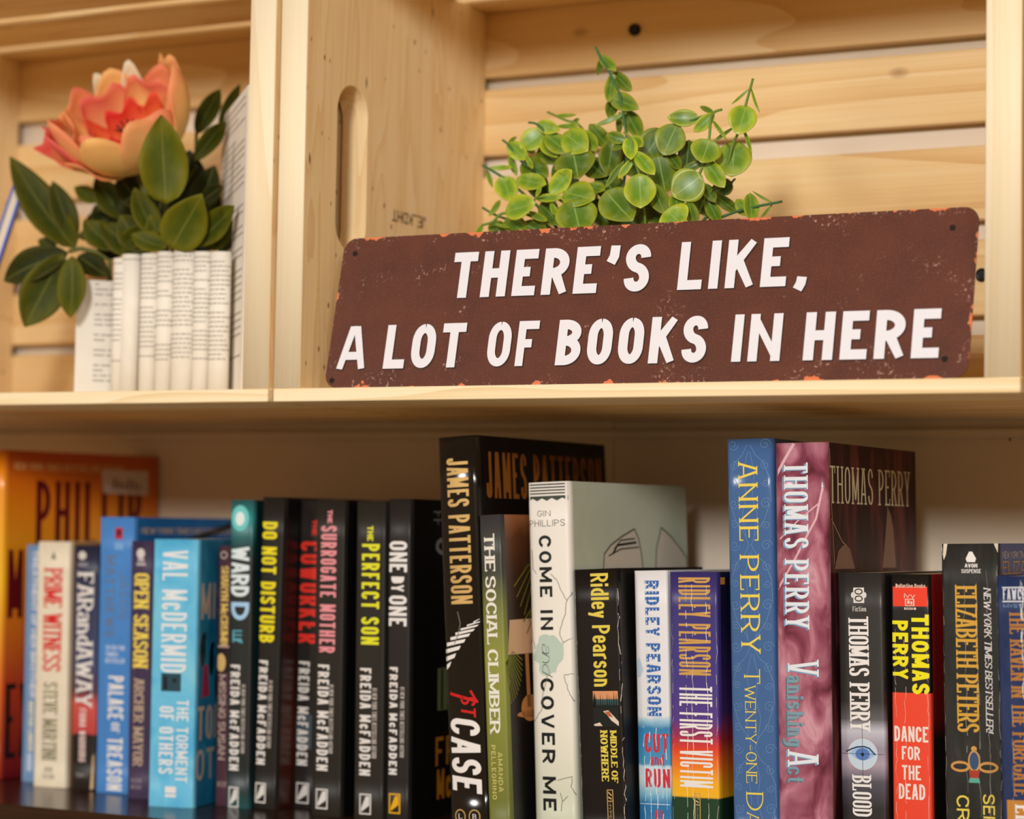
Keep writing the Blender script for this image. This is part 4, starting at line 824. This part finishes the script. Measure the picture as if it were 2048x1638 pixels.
k = Book('navy paperback with a white spine crease at the right end of the row', .4348, .0580, .0225, .1649, .1060, -1.9, 0, cloud('navy_spine', [(.3, (34, 48, 88)), (.7, (44, 60, 100))], (90, 90, 40), .4), plain((30, 42, 76), .4), vt=1152, vb=1774)
k.flat('FAWCETT', 1178, 1200, .16, .92, 'n', INK(206, 210, 220), 'emblem', .00016); k.rect(1174, 1177, .14, .94, INK(206, 210, 220), 'emblem'); k.rect(1202, 1205, .14, .94, INK(206, 210, 220), 'emblem'); k.flat('MYSTERY', 1209, 1216, .16, .92, 'n', INK(130, 160, 196), 'emblem')
k.down('THE RAVEN IN THE FOREGATE', 1222, 1594, .30, .68, 's', INK(176, 118, 54), gap=.05)
k.rect(1602, 1740, .12, 1.0, INK(196, 132, 50)); k.down('ELLIS', 1612, 1700, .32, .72, 's', white, 'author_lettering')
k.crease((.60, .62), 1160, 1760, INK(226, 224, 224), 31, .0005); k.crease((.3,), 1400, 1760, INK(170, 170, 180), 33, .0003)

# ------------------------------------------------------------------ leaves
def leafmat(name, rim, mid, bloom, vein, rough=.4, sss=.0, bl=.35):
    mt, nt, b, N, L = base(name)
    uv = N.new('ShaderNodeUVMap'); sp = N.new('ShaderNodeSeparateXYZ'); L.new(uv.outputs[0], sp.inputs[0])
    at_ = N.new('ShaderNodeAttribute'); at_.attribute_name = 'rnd'
    tc = N.new('ShaderNodeTexCoord'); nz = N.new('ShaderNodeTexNoise'); nz.inputs['Scale'].default_value = 130; nz.inputs['Detail'].default_value = 5; L.new(tc.outputs['Object'], nz.inputs['Vector'])
    def mth(op, a, bb=None):
        n = N.new('ShaderNodeMath'); n.operation = op
        for k, x in enumerate((a, bb)):
            if x is None: continue
            if isinstance(x, (int, float)): n.inputs[k].default_value = x
            else: L.new(x, n.inputs[k])
        return n.outputs[0]
    def mix(f, a, bb):
        x = N.new('ShaderNodeMix'); x.data_type = 'RGBA'; L.new(f, x.inputs[0])
        for k, c in ((6, a), (7, bb)):
            if isinstance(c, tuple): x.inputs[k].default_value = rgb(c)
            else: L.new(c, x.inputs[k])
        return x.outputs[2]
    def step(v, a, bb):
        m_ = N.new('ShaderNodeMapRange'); m_.inputs['From Min'].default_value = a; m_.inputs['From Max'].default_value = bb; L.new(v, m_.inputs[0]); return m_.outputs[0]
    au = mth('ABSOLUTE', sp.outputs['X'])
    e = mth('MAXIMUM', au, mth('MULTIPLY', mth('ABSOLUTE', mth('SUBTRACT', sp.outputs['Y'], .45)), 1.75))
    col = mix(step(mth('ADD', e, mth('MULTIPLY', mth('SUBTRACT', nz.outputs[0], .5), .5)), .35, 1.0), mid, rim)
    col = mix(mth('MULTIPLY', step(nz.outputs[0], .50, .72), bl), col, bloom)
    hs = N.new('ShaderNodeHueSaturation'); L.new(col, hs.inputs['Color'])
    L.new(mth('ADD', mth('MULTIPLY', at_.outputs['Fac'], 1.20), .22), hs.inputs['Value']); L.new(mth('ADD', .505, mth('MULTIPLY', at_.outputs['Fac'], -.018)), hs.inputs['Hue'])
    vn = step(au, .055, .02); rib = mth('FRACT', mth('ADD', mth('MULTIPLY', sp.outputs['Y'], 6.0), mth('MULTIPLY', au, -1.6)))
    vv = mth('MAXIMUM', mth('MULTIPLY', vn, .55), mth('MULTIPLY', step(rib, .07, .0), .18))
    col = mix(vv, hs.outputs[0], vein)
    L.new(col, b.inputs['Base Color']); b.inputs['Roughness'].default_value = rough; b.inputs['Specular IOR Level'].default_value = .45 if rough < .5 else .2
    b.inputs['Transmission Weight'].default_value = 0
    bp = N.new('ShaderNodeBump'); bp.inputs['Strength'].default_value = .25; bp.inputs['Distance'].default_value = .0004; L.new(nz.outputs[0], bp.inputs['Height']); L.new(bp.outputs[0], b.inputs['Normal'])
    return mt
def leaf(m_, p0, p1, wid, nrm, mat, tone=.5, cup=.12, bend=.10, shape=1.0, nu=8, nv=11, point=.75, wave=0.0, rr=None):
    """one leaf blade from its stalk p0 to its tip p1; nrm is roughly where its face looks"""
    rr = rr or rnd
    p0, p1, n = Vector(p0), Vector(p1), Vector(nrm).normalized()
    ax = p1-p0; L_ = ax.length; d = ax.normalized(); sd = d.cross(n).normalized(); n = sd.cross(d).normalized()
    P, UV = [], []; ph = rr.uniform(0, 6)
    for j in range(nv+1):
        t = j/nv
        w_ = math.sin(math.pi*min(t**shape, 1.0))**.62 if t < .55 else math.sin(math.pi*min(t**shape, 1.0))**point
        if t in (0, 1): w_ = .02
        row, ru = [], []
        for i in range(nu+1):
            u = 2*i/nu-1
            q = p0+d*(L_*t)+sd*(u*w_*wid/2)+n*(cup*wid*(u*u)*w_+bend*L_*math.sin(math.pi*t)*-1.0+wave*wid*math.sin(9*t+ph)*u*abs(u))
            row.append(q); ru.append((u*w_**.3, t))
        P.append(row); UV.append(ru)
    m_.grid(P, mat, UV, tone)

# ------------------------------------------------------------------ green plant behind the sign
LEAF = leafmat('eucalyptus_leaf', (172, 184, 40), (98, 140, 36), (166, 192, 132), (164, 188, 100), .36)
STEM = plain((70, 112, 62), .5, 0, .1); STEML = plain((112, 142, 52), .5, 0, .1)
gp = thing('potted_plant', 'green artificial plant with round leaves standing behind the brown sign', 'plant', (.2050, .1020, B))
PO = Vector((.2050, .1020, B))
pm = MB(); pm.lathe([(.0001, 0), (.026, 0), (.0275, .002), (.034, .052), (.0352, .056), (.0352, .060), (.0325, .060), (.0315, .052), (.0001, .052)], (0, 0, 0), plain((232, 228, 220), .4), 40); pm.build('pot', gp, True)
pm = MB(); pm.disc((0, 0, .0535), .0322, (1, 0, 0), (0, 1, 0), plain((56, 44, 34), .9, 0, .2), 32); pm.build('soil', gp)
VW = lambda p: (CAM-Vector(p)).normalized()
# (stalk, tip, width) as measured on the plant, depth, tone, sideways tilt
LV = [(1200,112,1230,140,21,95,.45,.2),(1204,117,1196,148,15,96,.25,.6),(1226,147,1218,200,22,93,.42,.4),(1228,147,1260,179,25,95,.22,-.3),(1223,194,1273,216,33,90,.40,-.3),(1230,196,1217,232,24,97,.25,.3),
(1254,224,1193,250,12,86,.45,.2),(1251,223,1279,274,34,93,.25,.5),(1240,225,1238,266,16,98,.2,0),
(1075,249,1116,259,26,84,.85,-.3),(1088,262,1044,294,42,86,.75,.2),(1092,270,1136,302,38,80,.45,-.2),(1092,272,1112,312,40,84,.72,0),(1130,268,1172,300,52,80,.72,.1),(1166,262,1190,300,28,88,.62,-.2),
(1111,232,1149,230,11,92,.55,.2),(1114,253,1155,250,12,90,.62,.2),(1143,247,1158,239,13,96,.6,0),(1017,288,1052,316,32,84,.85,.2),(1018,285,1032,274,9,86,.6,0),(1051,309,1065,336,12,78,.6,0),(1018,311,1032,348,17,88,.62,.5),(1051,299,1071,306,11,92,.7,0),
(1046,326,1092,352,48,88,.30,0),(979,336,1022,335,13,82,.75,.1),(974,341,984,372,11,84,.5,.2),(1006,354,1020,399,43,80,.80,.1),(1035,358,1088,368,36,80,.68,.1),(1100,384,1140,344,37,68,.92,-.1),(1129,385,1184,398,54,66,.55,0),
(1174,371,1207,380,27,72,.45,.1),(1146,402,1160,462,74,58,.45,0),(1213,384,1261,437,68,56,.38,.2),(1013,424,1066,408,47,70,.85,0),(1076,397,1122,395,20,68,.75,.3),(1102,405,1111,429,14,66,.7,0),(1082,373,1073,393,10,70,.7,0),(979,431,999,402,14,76,.7,.2),
(965,450,953,470,13,74,.7,.3),(984,445,1018,455,7,76,.6,.5),(984,444,1008,470,34,82,.3,0),(1013,438,1050,466,36,80,.36,0),(1053,450,1090,468,40,76,.3,0),(1059,424,1092,441,18,72,.55,.2),(1082,408,1118,446,38,74,.28,0),
(1146,304,1156,354,74,74,.22,0),(1172,318,1210,350,46,84,.18,.1),(1080,296,1116,324,40,90,.2,0),(1227,280,1216,346,44,86,.22,0),(1250,281,1216,270,22,68,.42,.3),(1247,284,1226,300,20,70,.38,0),(1247,323,1213,372,14,66,.42,.4),(1259,275,1262,316,27,60,.95,0),
(1263,274,1284,292,22,66,.7,0),(1268,316,1239,354,17,60,.85,.4),(1271,304,1306,346,27,58,.75,-.2),(1279,349,1281,411,56,52,.70,0),(1250,388,1266,432,38,64,.3,0),(1230,428,1290,456,62,72,.16,0),
(1326,260,1290,313,54,86,.30,.1),(1354,250,1328,306,55,82,.40,.1),(1396,236,1340,235,31,84,.55,.2),(1427,228,1391,261,23,76,.72,.2),(1426,224,1402,214,12,82,.4,0),(1427,243,1452,278,9,78,.6,.4),(1419,280,1404,322,54,72,.60,0),
(1470,285,1464,348,64,86,.62,0),(1492,213,1477,265,49,80,.80,0),(1498,178,1466,206,6,82,.6,.6),(1503,178,1518,221,7,82,.6,.6),(1488,262,1502,304,9,82,.6,.6),(1467,255,1428,282,8,84,.4,.6),(1409,322,1364,342,20,78,.24,.3),(1411,322,1446,371,31,74,.62,0),
(1402,352,1350,390,62,66,.50,0),(1306,368,1328,424,35,62,.34,0),(1316,310,1330,382,52,78,.22,0),(1355,388,1350,424,29,64,.40,.1),(1334,421,1364,450,58,54,.85,0),(1377,403,1389,448,26,64,.28,.2),(1336,306,1359,337,24,84,.25,.2),(1378,282,1372,342,34,92,.12,0),
(1463,365,1431,384,32,104,.22,0),(1427,387,1474,422,22,92,.18,.2),(1500,388,1503,438,28,84,.50,.1),(1474,400,1492,428,22,88,.72,0),(1543,404,1508,384,6,84,.5,.6),(1544,410,1522,436,7,84,.5,.6),(1414,398,1438,444,25,82,.38,.2),(1410,368,1428,402,22,84,.28,.2),
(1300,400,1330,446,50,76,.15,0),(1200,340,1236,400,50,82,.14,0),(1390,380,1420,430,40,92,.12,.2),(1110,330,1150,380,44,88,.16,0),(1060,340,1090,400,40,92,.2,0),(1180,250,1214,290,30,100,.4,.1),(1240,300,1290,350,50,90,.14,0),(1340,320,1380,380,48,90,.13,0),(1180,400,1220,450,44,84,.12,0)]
rp = random.Random(21)
fm = MB()
for (u0, v0, u1, v1, wpx, y100, tone, tilt) in LV:
    y = y100/1000.0
    a = at(u0, v0, y+.003)-PO; b = at(u1, v1, y-.003)-PO
    n = VW(a+PO)+Vector((rp.uniform(-.22, .22)+tilt*.5, 0, rp.uniform(.0, .4)))
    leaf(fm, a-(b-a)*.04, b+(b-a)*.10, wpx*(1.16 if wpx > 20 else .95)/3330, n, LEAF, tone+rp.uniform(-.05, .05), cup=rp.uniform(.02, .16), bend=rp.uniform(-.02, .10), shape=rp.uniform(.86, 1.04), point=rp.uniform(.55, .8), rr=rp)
fo = fm.build('foliage', gp, True, solid=.0004)
def sprig(pts, y0, y1, r=.0011, light=False):
    P = [at(u, v, y0+(y1-y0)*i/(len(pts)-1))-PO for i, (u, v) in enumerate(pts)]
    P = [Vector((P[0].x*.25, P[0].y*.25, .050))]+P
    Q = []
    for i in range(len(P)-1):
        a = P[max(i-1, 0)]; b = P[i]; c = P[i+1]; d = P[min(i+2, len(P)-1)]
        for k_ in range(5):
            t = k_/5; Q.append(.5*((2*b)+(c-a)*t+(2*a-5*b+4*c-d)*t*t+(3*b-a-3*c+d)*t**3))
    Q.append(P[-1]); r *= .85; m_ = MB(); m_.tube(Q, r, STEML if light else STEM, 8, r*.85); m_.build('stem', gp, True)
sprig([(1245,440),(1255,300),(1247,235),(1244,213),(1237,182),(1220,147),(1200,112),(1191,94)], .085, .095, .0011)
sprig([(1390,445),(1410,400),(1450,340),(1466,287),(1478,262),(1491,212),(1500,179),(1506,157)], .085, .082, .0011, True)
sprig([(1370,440),(1396,357),(1408,325),(1418,280),(1424,230),(1444,219)], .075, .076, .0011, True)
sprig([(1400,450),(1441,435),(1474,423),(1513,413),(1564,403)], .085, .084, .0011)
sprig([(1100,440),(1050,390),(1006,355),(966,331)], .085, .082, .0011)
sprig([(1090,450),(1013,426),(985,444),(964,450)], .078, .074, .0011, True)
sprig([(1100,455),(1040,445),(993,431),(965,415)], .088, .08, .0010)
sprig([(1130,440),(1080,350),(1046,326),(1017,290),(1005,280)], .085, .084, .0010)
sprig([(1160,430),(1120,330),(1092,270),(1075,249),(1057,245)], .085, .084, .0010)
sprig([(1200,430),(1190,320),(1162,254),(1130,240),(1095,224)], .095, .092, .0010, True)
sprig([(1290,440),(1281,360),(1268,316),(1262,280),(1248,264)], .062, .060, .0010, True)
sprig([(1290,440),(1320,350),(1352,262),(1392,238),(1425,226)], .088, .086, .0010)
sprig([(1150,445),(1120,400),(1076,395),(1066,408)], .07, .068, .0010, True)
sprig([(1420,440),(1440,400),(1463,366),(1470,358)], .10, .106, .0009)

# ------------------------------------------------------------------ planter folded from a book, with its flower
PG = cloud('book_page', [(.3, (236, 229, 216)), (.7, (244, 238, 227))], (30, 30, 30), .8)
PGT = plain((176, 169, 160), .8, 0, .05); BRD = plain((236, 214, 170), .6)
bp_ = thing('book_planter', 'white planter folded from the pages of an old book, holding the orange flower', 'planter', (-.1150, .0650, B))
BO = Vector((-.1150, .0650, B))
def roll(x, y, r, h, lines, gap_, seed):
    m_ = MB(); r0 = random.Random(seed); z0 = .0
    prof = [(x+r*math.cos(math.radians(a)), y+r*.8*math.sin(math.radians(a))) for a in range(150, 391, 12)]
    m_.grid([[(px, py, z) for z in (z0, h*.5, h)] for px, py in prof], PG)
    m_.face([(px, py, h) for px, py in prof], PG)
    o = m_.build('page_roll', bp_, True, solid=.0003)
    t = MB(); z = h-.004
    while z > h*.24:
        if r0.random() < .86:
            a0 = 165+r0.uniform(0, 30); a1 = 375-r0.uniform(0, 60)
            while a0 < a1:
                w_ = r0.uniform(10, 30); A = [math.radians(a) for a in (a0, min(a0+w_*.5, a1), min(a0+w_, a1))]; rr = r+.0002
                for i in range(2):
                    p, q = [(x+rr*math.cos(b), y+rr*.8*math.sin(b)) for b in A[i:i+2]]
                    t.face([(*p, z), (*q, z), (*q, z+.0010), (*p, z+.0010)], PGT)
                a0 += w_+5
        z -= gap_
    if t.f: t.build('printed_lines', o)
for i, (u, wpx, top, g_) in enumerate(((232, 24, 516, .0034), (252, 36, 508, 9), (290, 34, 507, .0032), (322, 32, 503, .0032), (358, 46, 501, .0030), (396, 32, 503, .0030), (430, 38, 503, .0030))):
    p = at(u, 600, .046)-BO; r = wpx/2/2740; hz = (at(u, top, .046)-BO).z
    roll(p.x, p.y+r*.8, r*1.04, hz, 0, g_, 40+i)
def slab(name, a, b, h, th, mat, lines=None, seed=1, dz=0):
    """an upright board or page from a to b (plan view) with lines of print on its left face"""
    a, b = Vector((*a, 0)), Vector((*b, 0)); d = (b-a); L_ = d.length; d.normalize(); n = Vector((d.y, -d.x, 0))
    if n.y > 0: n = -n
    m_ = MB(); c = [a, b, b-n*th, a-n*th]
    m_.face([p+Vector((0, 0, h)) for p in c], mat); m_.face([p for p in c][::-1], mat)
    for i in range(4): p, q = c[i], c[(i+1) % 4]; m_.face([p, q, q+Vector((0, 0, h)), p+Vector((0, 0, h))], mat)
    o = m_.build(name, bp_)
    if lines:
        t = MB(); r0 = random.Random(seed); z = h*lines[2]
        while z > h*lines[3]:
            if r0.random() < .8:
                x = L_*lines[0]; e = L_*lines[1]*(1 if r0.random() < .75 else r0.uniform(.5, .9))
                while x < e:
                    w_ = r0.uniform(.003, .009); q0, q1 = a+d*x+n*.0002, a+d*min(x+w_, e)+n*.0002
                    t.face([q0+Vector((0, 0, z)), q1+Vector((0, 0, z)), q1+Vector((0, 0, z+.0011)), q0+Vector((0, 0, z+.0011))], PGT); x += w_+.0012
            z -= lines[4]
        t.build('printed_lines', o)
def pl2(u, y): q = at(u, 500, y)-BO; return (q.x, q.y)
hr = (at(488, 170, .030)-BO).z
slab('page_block', pl2(438, .120), pl2(489, .030), hr, .0060, PG, (.12, .92, .97, .10, .0046), 5)
slab('cover_board', pl2(495, .034), pl2(500, .012), hr-.004, .0030, BRD)
hl_ = (at(190, 562, .060)-BO).z
slab('page_flap', pl2(156, .048), pl2(236, .066), hl_, .0015, PG, (.45, 1.0, .96, .12, .0034), 8)

FB = leafmat('peony_leaf', (128, 122, 12), (80, 92, 8), (96, 104, 24), (124, 122, 56), .6, 0, .25)
fl = thing('artificial_peony', 'orange artificial peony with dark green leaves standing in the folded book planter', 'flower', (-.1150, .0700, .0500))
FO = Vector((-.1150, .0700, .0500))
rq = random.Random(4)
lm = MB()
for (u0, v0, u1, v1, wpx, y0, y1, tone, tilt, bend, shp, wave) in [
    (151,497,20,313,74,62,52,.30,.3,.10,.9,.0),(150,482,105,362,50,70,62,.22,.3,.05,1.0,0),(137,505,8,562,62,58,46,.12,.2,-.12,.95,0),(127,507,49,654,82,54,44,.36,.1,.06,1.05,.0),(144,512,141,636,54,44,32,.42,-.3,.06,1.0,0),(156,512,216,554,46,60,56,.08,-.2,0,1,0),
    (156,474,206,458,28,72,76,.40,0,.1,1,0),(114,497,76,480,26,70,66,.30,0,0,1,0),(200,402,148,374,34,90,80,.55,0,.1,1,0),(332,408,322,230,86,40,30,.62,.0,.05,.82,.10),(342,497,405,389,80,42,34,.55,.15,.06,.75,.04),(386,490,468,411,50,52,44,.40,.1,.10,.95,.03),
    (314,474,268,376,50,56,50,.40,.4,.08,.95,.03),(334,496,262,468,40,50,46,.42,0,.1,1,.03),(392,268,440,178,38,110,100,.22,.3,.08,1.0,.04),(438,256,480,168,24,112,100,.25,.2,.05,1,0),(388,322,452,243,36,92,84,.26,.3,.12,1,.04),(405,402,446,372,34,80,74,.05,0,0,1,0),
    (300,512,200,446,64,72,64,.26,.2,.08,1,.04),(240,500,292,452,40,66,60,.30,.1,.05,1,.03),(226,470,190,410,50,96,92,.08,.2,0,1,0),(300,440,240,370,80,104,98,.03,0,0,1,0),(330,430,260,350,90,106,100,.03,0,0,1,0),(360,440,380,300,90,104,98,.02,0,0,1,0),(300,480,330,380,90,106,102,.02,0,0,1,0),(400,460,410,350,70,108,104,.02,0,0,1,0),(250,480,200,400,70,106,102,.03,0,0,1,0),(370,500,440,470,50,80,74,.06,0,0,1,0),  # deepest leaves toned near black: shade behind the flower put into their colour
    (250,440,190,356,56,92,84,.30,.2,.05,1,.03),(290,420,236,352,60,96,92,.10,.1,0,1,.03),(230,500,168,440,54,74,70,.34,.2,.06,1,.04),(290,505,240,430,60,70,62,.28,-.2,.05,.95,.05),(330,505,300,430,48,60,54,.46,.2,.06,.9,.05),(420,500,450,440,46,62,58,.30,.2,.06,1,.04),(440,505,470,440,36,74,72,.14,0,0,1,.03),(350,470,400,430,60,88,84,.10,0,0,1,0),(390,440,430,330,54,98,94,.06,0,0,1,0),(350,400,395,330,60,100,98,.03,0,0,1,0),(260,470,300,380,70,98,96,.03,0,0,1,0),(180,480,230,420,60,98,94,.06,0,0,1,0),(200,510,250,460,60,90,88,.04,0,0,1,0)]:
    a = at(u0, v0, y0/1000)-FO; b = at(u1, v1, y1/1000)-FO
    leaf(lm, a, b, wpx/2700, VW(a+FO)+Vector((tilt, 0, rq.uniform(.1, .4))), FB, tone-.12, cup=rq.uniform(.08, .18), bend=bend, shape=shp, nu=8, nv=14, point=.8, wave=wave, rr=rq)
lm.build('leaves', fl, True, solid=.0005)
SB = plain((96, 100, 48), .6, 0, .1)
for pts, ya, yb, r in (([(330,520),(310,450),(285,370),(268,330)], .082, .086, .0022), ([(220,522),(190,503),(160,497),(138,503)], .064, .056, .0016), ([(335,520),(334,470),(332,405)], .085, .042, .0015), ([(395,520),(400,420),(392,300),(393,266)], .10, .108, .0013), ([(345,480),(344,470)], .085, .070, .0014), ([(375,520),(386,490)], .06, .052, .0013)):
    P = [at(u, v, ya+(yb-ya)*i/(len(pts)-1))-FO for i, (u, v) in enumerate(pts)]
    P = [Vector((P[0].x, P[0].y, -.03))]+P
    m_ = MB(); m_.tube(P, r, SB, 8); m_.build('stem', fl, True)
def petalmat(name, basec, midc, tipc, blot):
    mt, nt, b, N, L = base(name)
    uv = N.new('ShaderNodeUVMap'); sp = N.new('ShaderNodeSeparateXYZ'); L.new(uv.outputs[0], sp.inputs[0])
    tc = N.new('ShaderNodeTexCoord'); nz = N.new('ShaderNodeTexNoise'); nz.inputs['Scale'].default_value = 34; nz.inputs['Detail'].default_value = 2; L.new(tc.outputs['Object'], nz.inputs['Vector'])
    at_ = N.new('ShaderNodeAttribute'); at_.attribute_name = 'rnd'
    f = N.new('ShaderNodeMath'); f.operation = 'MULTIPLY_ADD'; L.new(nz.outputs[0], f.inputs[0]); f.inputs[1].default_value = blot; L.new(sp.outputs['Y'], f.inputs[2])
    g = N.new('ShaderNodeMath'); g.operation = 'ADD'; L.new(f.outputs[0], g.inputs[0]); L.new(at_.outputs['Fac'], g.inputs[1])
    h = N.new('ShaderNodeMath'); h.operation = 'SUBTRACT'; L.new(g.outputs[0], h.inputs[0]); h.inputs[1].default_value = blot/2
    r = ramp(N, [(.1, basec), (.5, midc), (.95, tipc)]); L.new(h.outputs[0], r.inputs[0]); L.new(r.outputs[0], b.inputs['Base Color'])
    b.inputs['Roughness'].default_value = .55; b.inputs['Subsurface Weight'].default_value = .15; b.inputs['Subsurface Radius'].default_value = (.006, .003, .001); b.inputs['Subsurface Scale'].default_value = 1.0
    b.inputs['Specular IOR Level'].default_value = .25
    return mt
PT = petalmat('peach_petal', (246, 206, 128), (248, 188, 112), (238, 104, 92), .55)
PR = petalmat('coral_petal', (246, 170, 96), (240, 110, 62), (226, 50, 44), .5)
PYW = petalmat('cream_petal', (226, 214, 150), (236, 222, 170), (244, 226, 190), .4)
CT = at(284, 324, .092)-FO
AX = Vector((.10, -.74, .66)).normalized(); EX = AX.cross(Vector((0, 0, 1))).normalized(); EY = EX.cross(AX).normalized()
def petal(az, R, th0, th1, wid, mat, tone, ruf=.05, off=(0, 0, 0), flare=0.0, nm='petal'):
    m_ = MB(); P, UV = [], []; nu, nv = 10, 12; ph = rq.uniform(0, 6)
    for j in range(nv+1):
        t = j/nv; th = th0+(th1-th0)*t; row, ru = [], []
        w_ = wid*(.30+.70*math.sin(math.pi*min(t*.62+.10, 1)))
        for i in range(nu+1):
            u = 2*i/nu-1; a = az+u*w_; th = th0+(th1-th0)*t*(1-.07*u*u-.12*u**4)
            rr = R*(1+ruf*math.sin(5*u+ph)*t*t+flare*t*t-.06*u*u)
            dr = EX*math.cos(a)+EY*math.sin(a)
            q = CT+Vector(off)+dr*(rr*math.sin(th))+AX*(rr*(1-math.cos(th))*(1-.10*abs(u)**2.5*t)+R*ruf*.8*math.cos(4*u+ph)*t*t)
            row.append(q); ru.append((u, t))
        P.append(row); UV.append(ru)
    m_.grid(P, mat, UV, tone); return m_.build(nm, fl, True, solid=.0005)
R0 = .0435
for k_ in range(7): petal(k_*2*math.pi/7+.2, R0*rq.uniform(.97, 1.06), .12, rq.uniform(1.62, 1.92), .72, PT, rq.uniform(-.42, -.12), .06)
for k_ in range(6): petal(k_*2*math.pi/6+.7, R0*.84, .15, rq.uniform(1.6, 1.9), .74, PT, rq.uniform(-.25, .05), .08)
for k_ in range(7): petal(k_*2*math.pi/7+.1, R0*.66, .2, rq.uniform(1.45, 1.75), .62, PR, rq.uniform(-.25, .2), .12)
for k_ in range(6): petal(k_*2*math.pi/6+.4, R0*.46, .3, rq.uniform(1.25, 1.4), .56, PR, rq.uniform(-.1, .15), .12)
UP = lambda x, z: math.atan2(z, -x)                                                # direction seen from the front
petal(UP(-.8, -.5), R0*1.14, .35, 1.62, .52, PT, .25, .05)                        # pink blushed petal on the left
petal(UP(.9, .25), R0*1.12, .2, 1.95, .60, PT, -.30, .04); petal(UP(.6, .85), R0*1.10, .3, 1.85, .42, PT, -.35, .07)
petal(UP(-.62, .8), R0*1.10, .4, 1.5, .36, PYW, 0, .08); petal(UP(-.2, 1), R0*1.08, .4, 1.55, .34, PYW, 0, .08)
petal(UP(-.92, -.42), R0*1.42, .30, 1.14, .34, PT, .05, .05, (0, 0, 0), .08); petal(UP(-.97, -.18), R0*1.36, .3, 1.12, .32, PT, .15, .06, (0, 0, 0), .08); petal(UP(-.5, -.9), R0*1.2, .2, 1.2, .44, PT, -.2, .05)
m_ = MB()
for k_ in range(9):
    a = k_*2*math.pi/9; d = (EX*math.cos(a)+EY*math.sin(a))
    p = CT+AX*.022; m_.tube([p, p+d*.003+AX*.006, p+d*.007+AX*.010], .0007, plain((58, 30, 44), .7, 0, .1), 6)
m_.lathe([(.0001, .024), (.003, .022), (.004, .016), (.003, .010)], CT, plain((58, 30, 44), .7, 0, .1), 12)
m_.build('stamens', fl, True)
# calyx leaflet
m_ = MB(); a = at(260, 345, .058)-FO; b = at(150, 333, .048)-FO; leaf(m_, a, b, .006, VW(a+FO)+Vector((0, 0, .5)), FB, .3, .1, .05); m_.build('sepal', fl, True, solid=.0004)

# blue booklet leaning at the far left of the flower's crate
c0 = at(11, 318, .030)
bb = thing('booklet', 'blue booklet leaning at the far left edge of the crate with the flower', 'booklet', (c0.x-math.tan(math.radians(16))*(c0.z-B), .030, B+.0015), (0, math.radians(16), math.radians(38)))
bb.rotation_mode = 'YXZ'
cb_ = plain((24, 76, 196), .4); hb = (c0.z-B)/math.cos(math.radians(16))
m_ = MB(); m_.box((-.0014, 0, 0), (0, .020, hb), cb_, 0, .0002); m_.build('back_cover', bb)
m_ = MB(); m_.box((.0046, 0, 0), (.0062, .020, hb*.93), cb_, 0, .0002); m_.build('front_cover', bb)
m_ = MB(); m_.box((0, .0006, .001), (.0046, .0194, hb*.965), PAPERW, 0); m_.build('pages', bb)
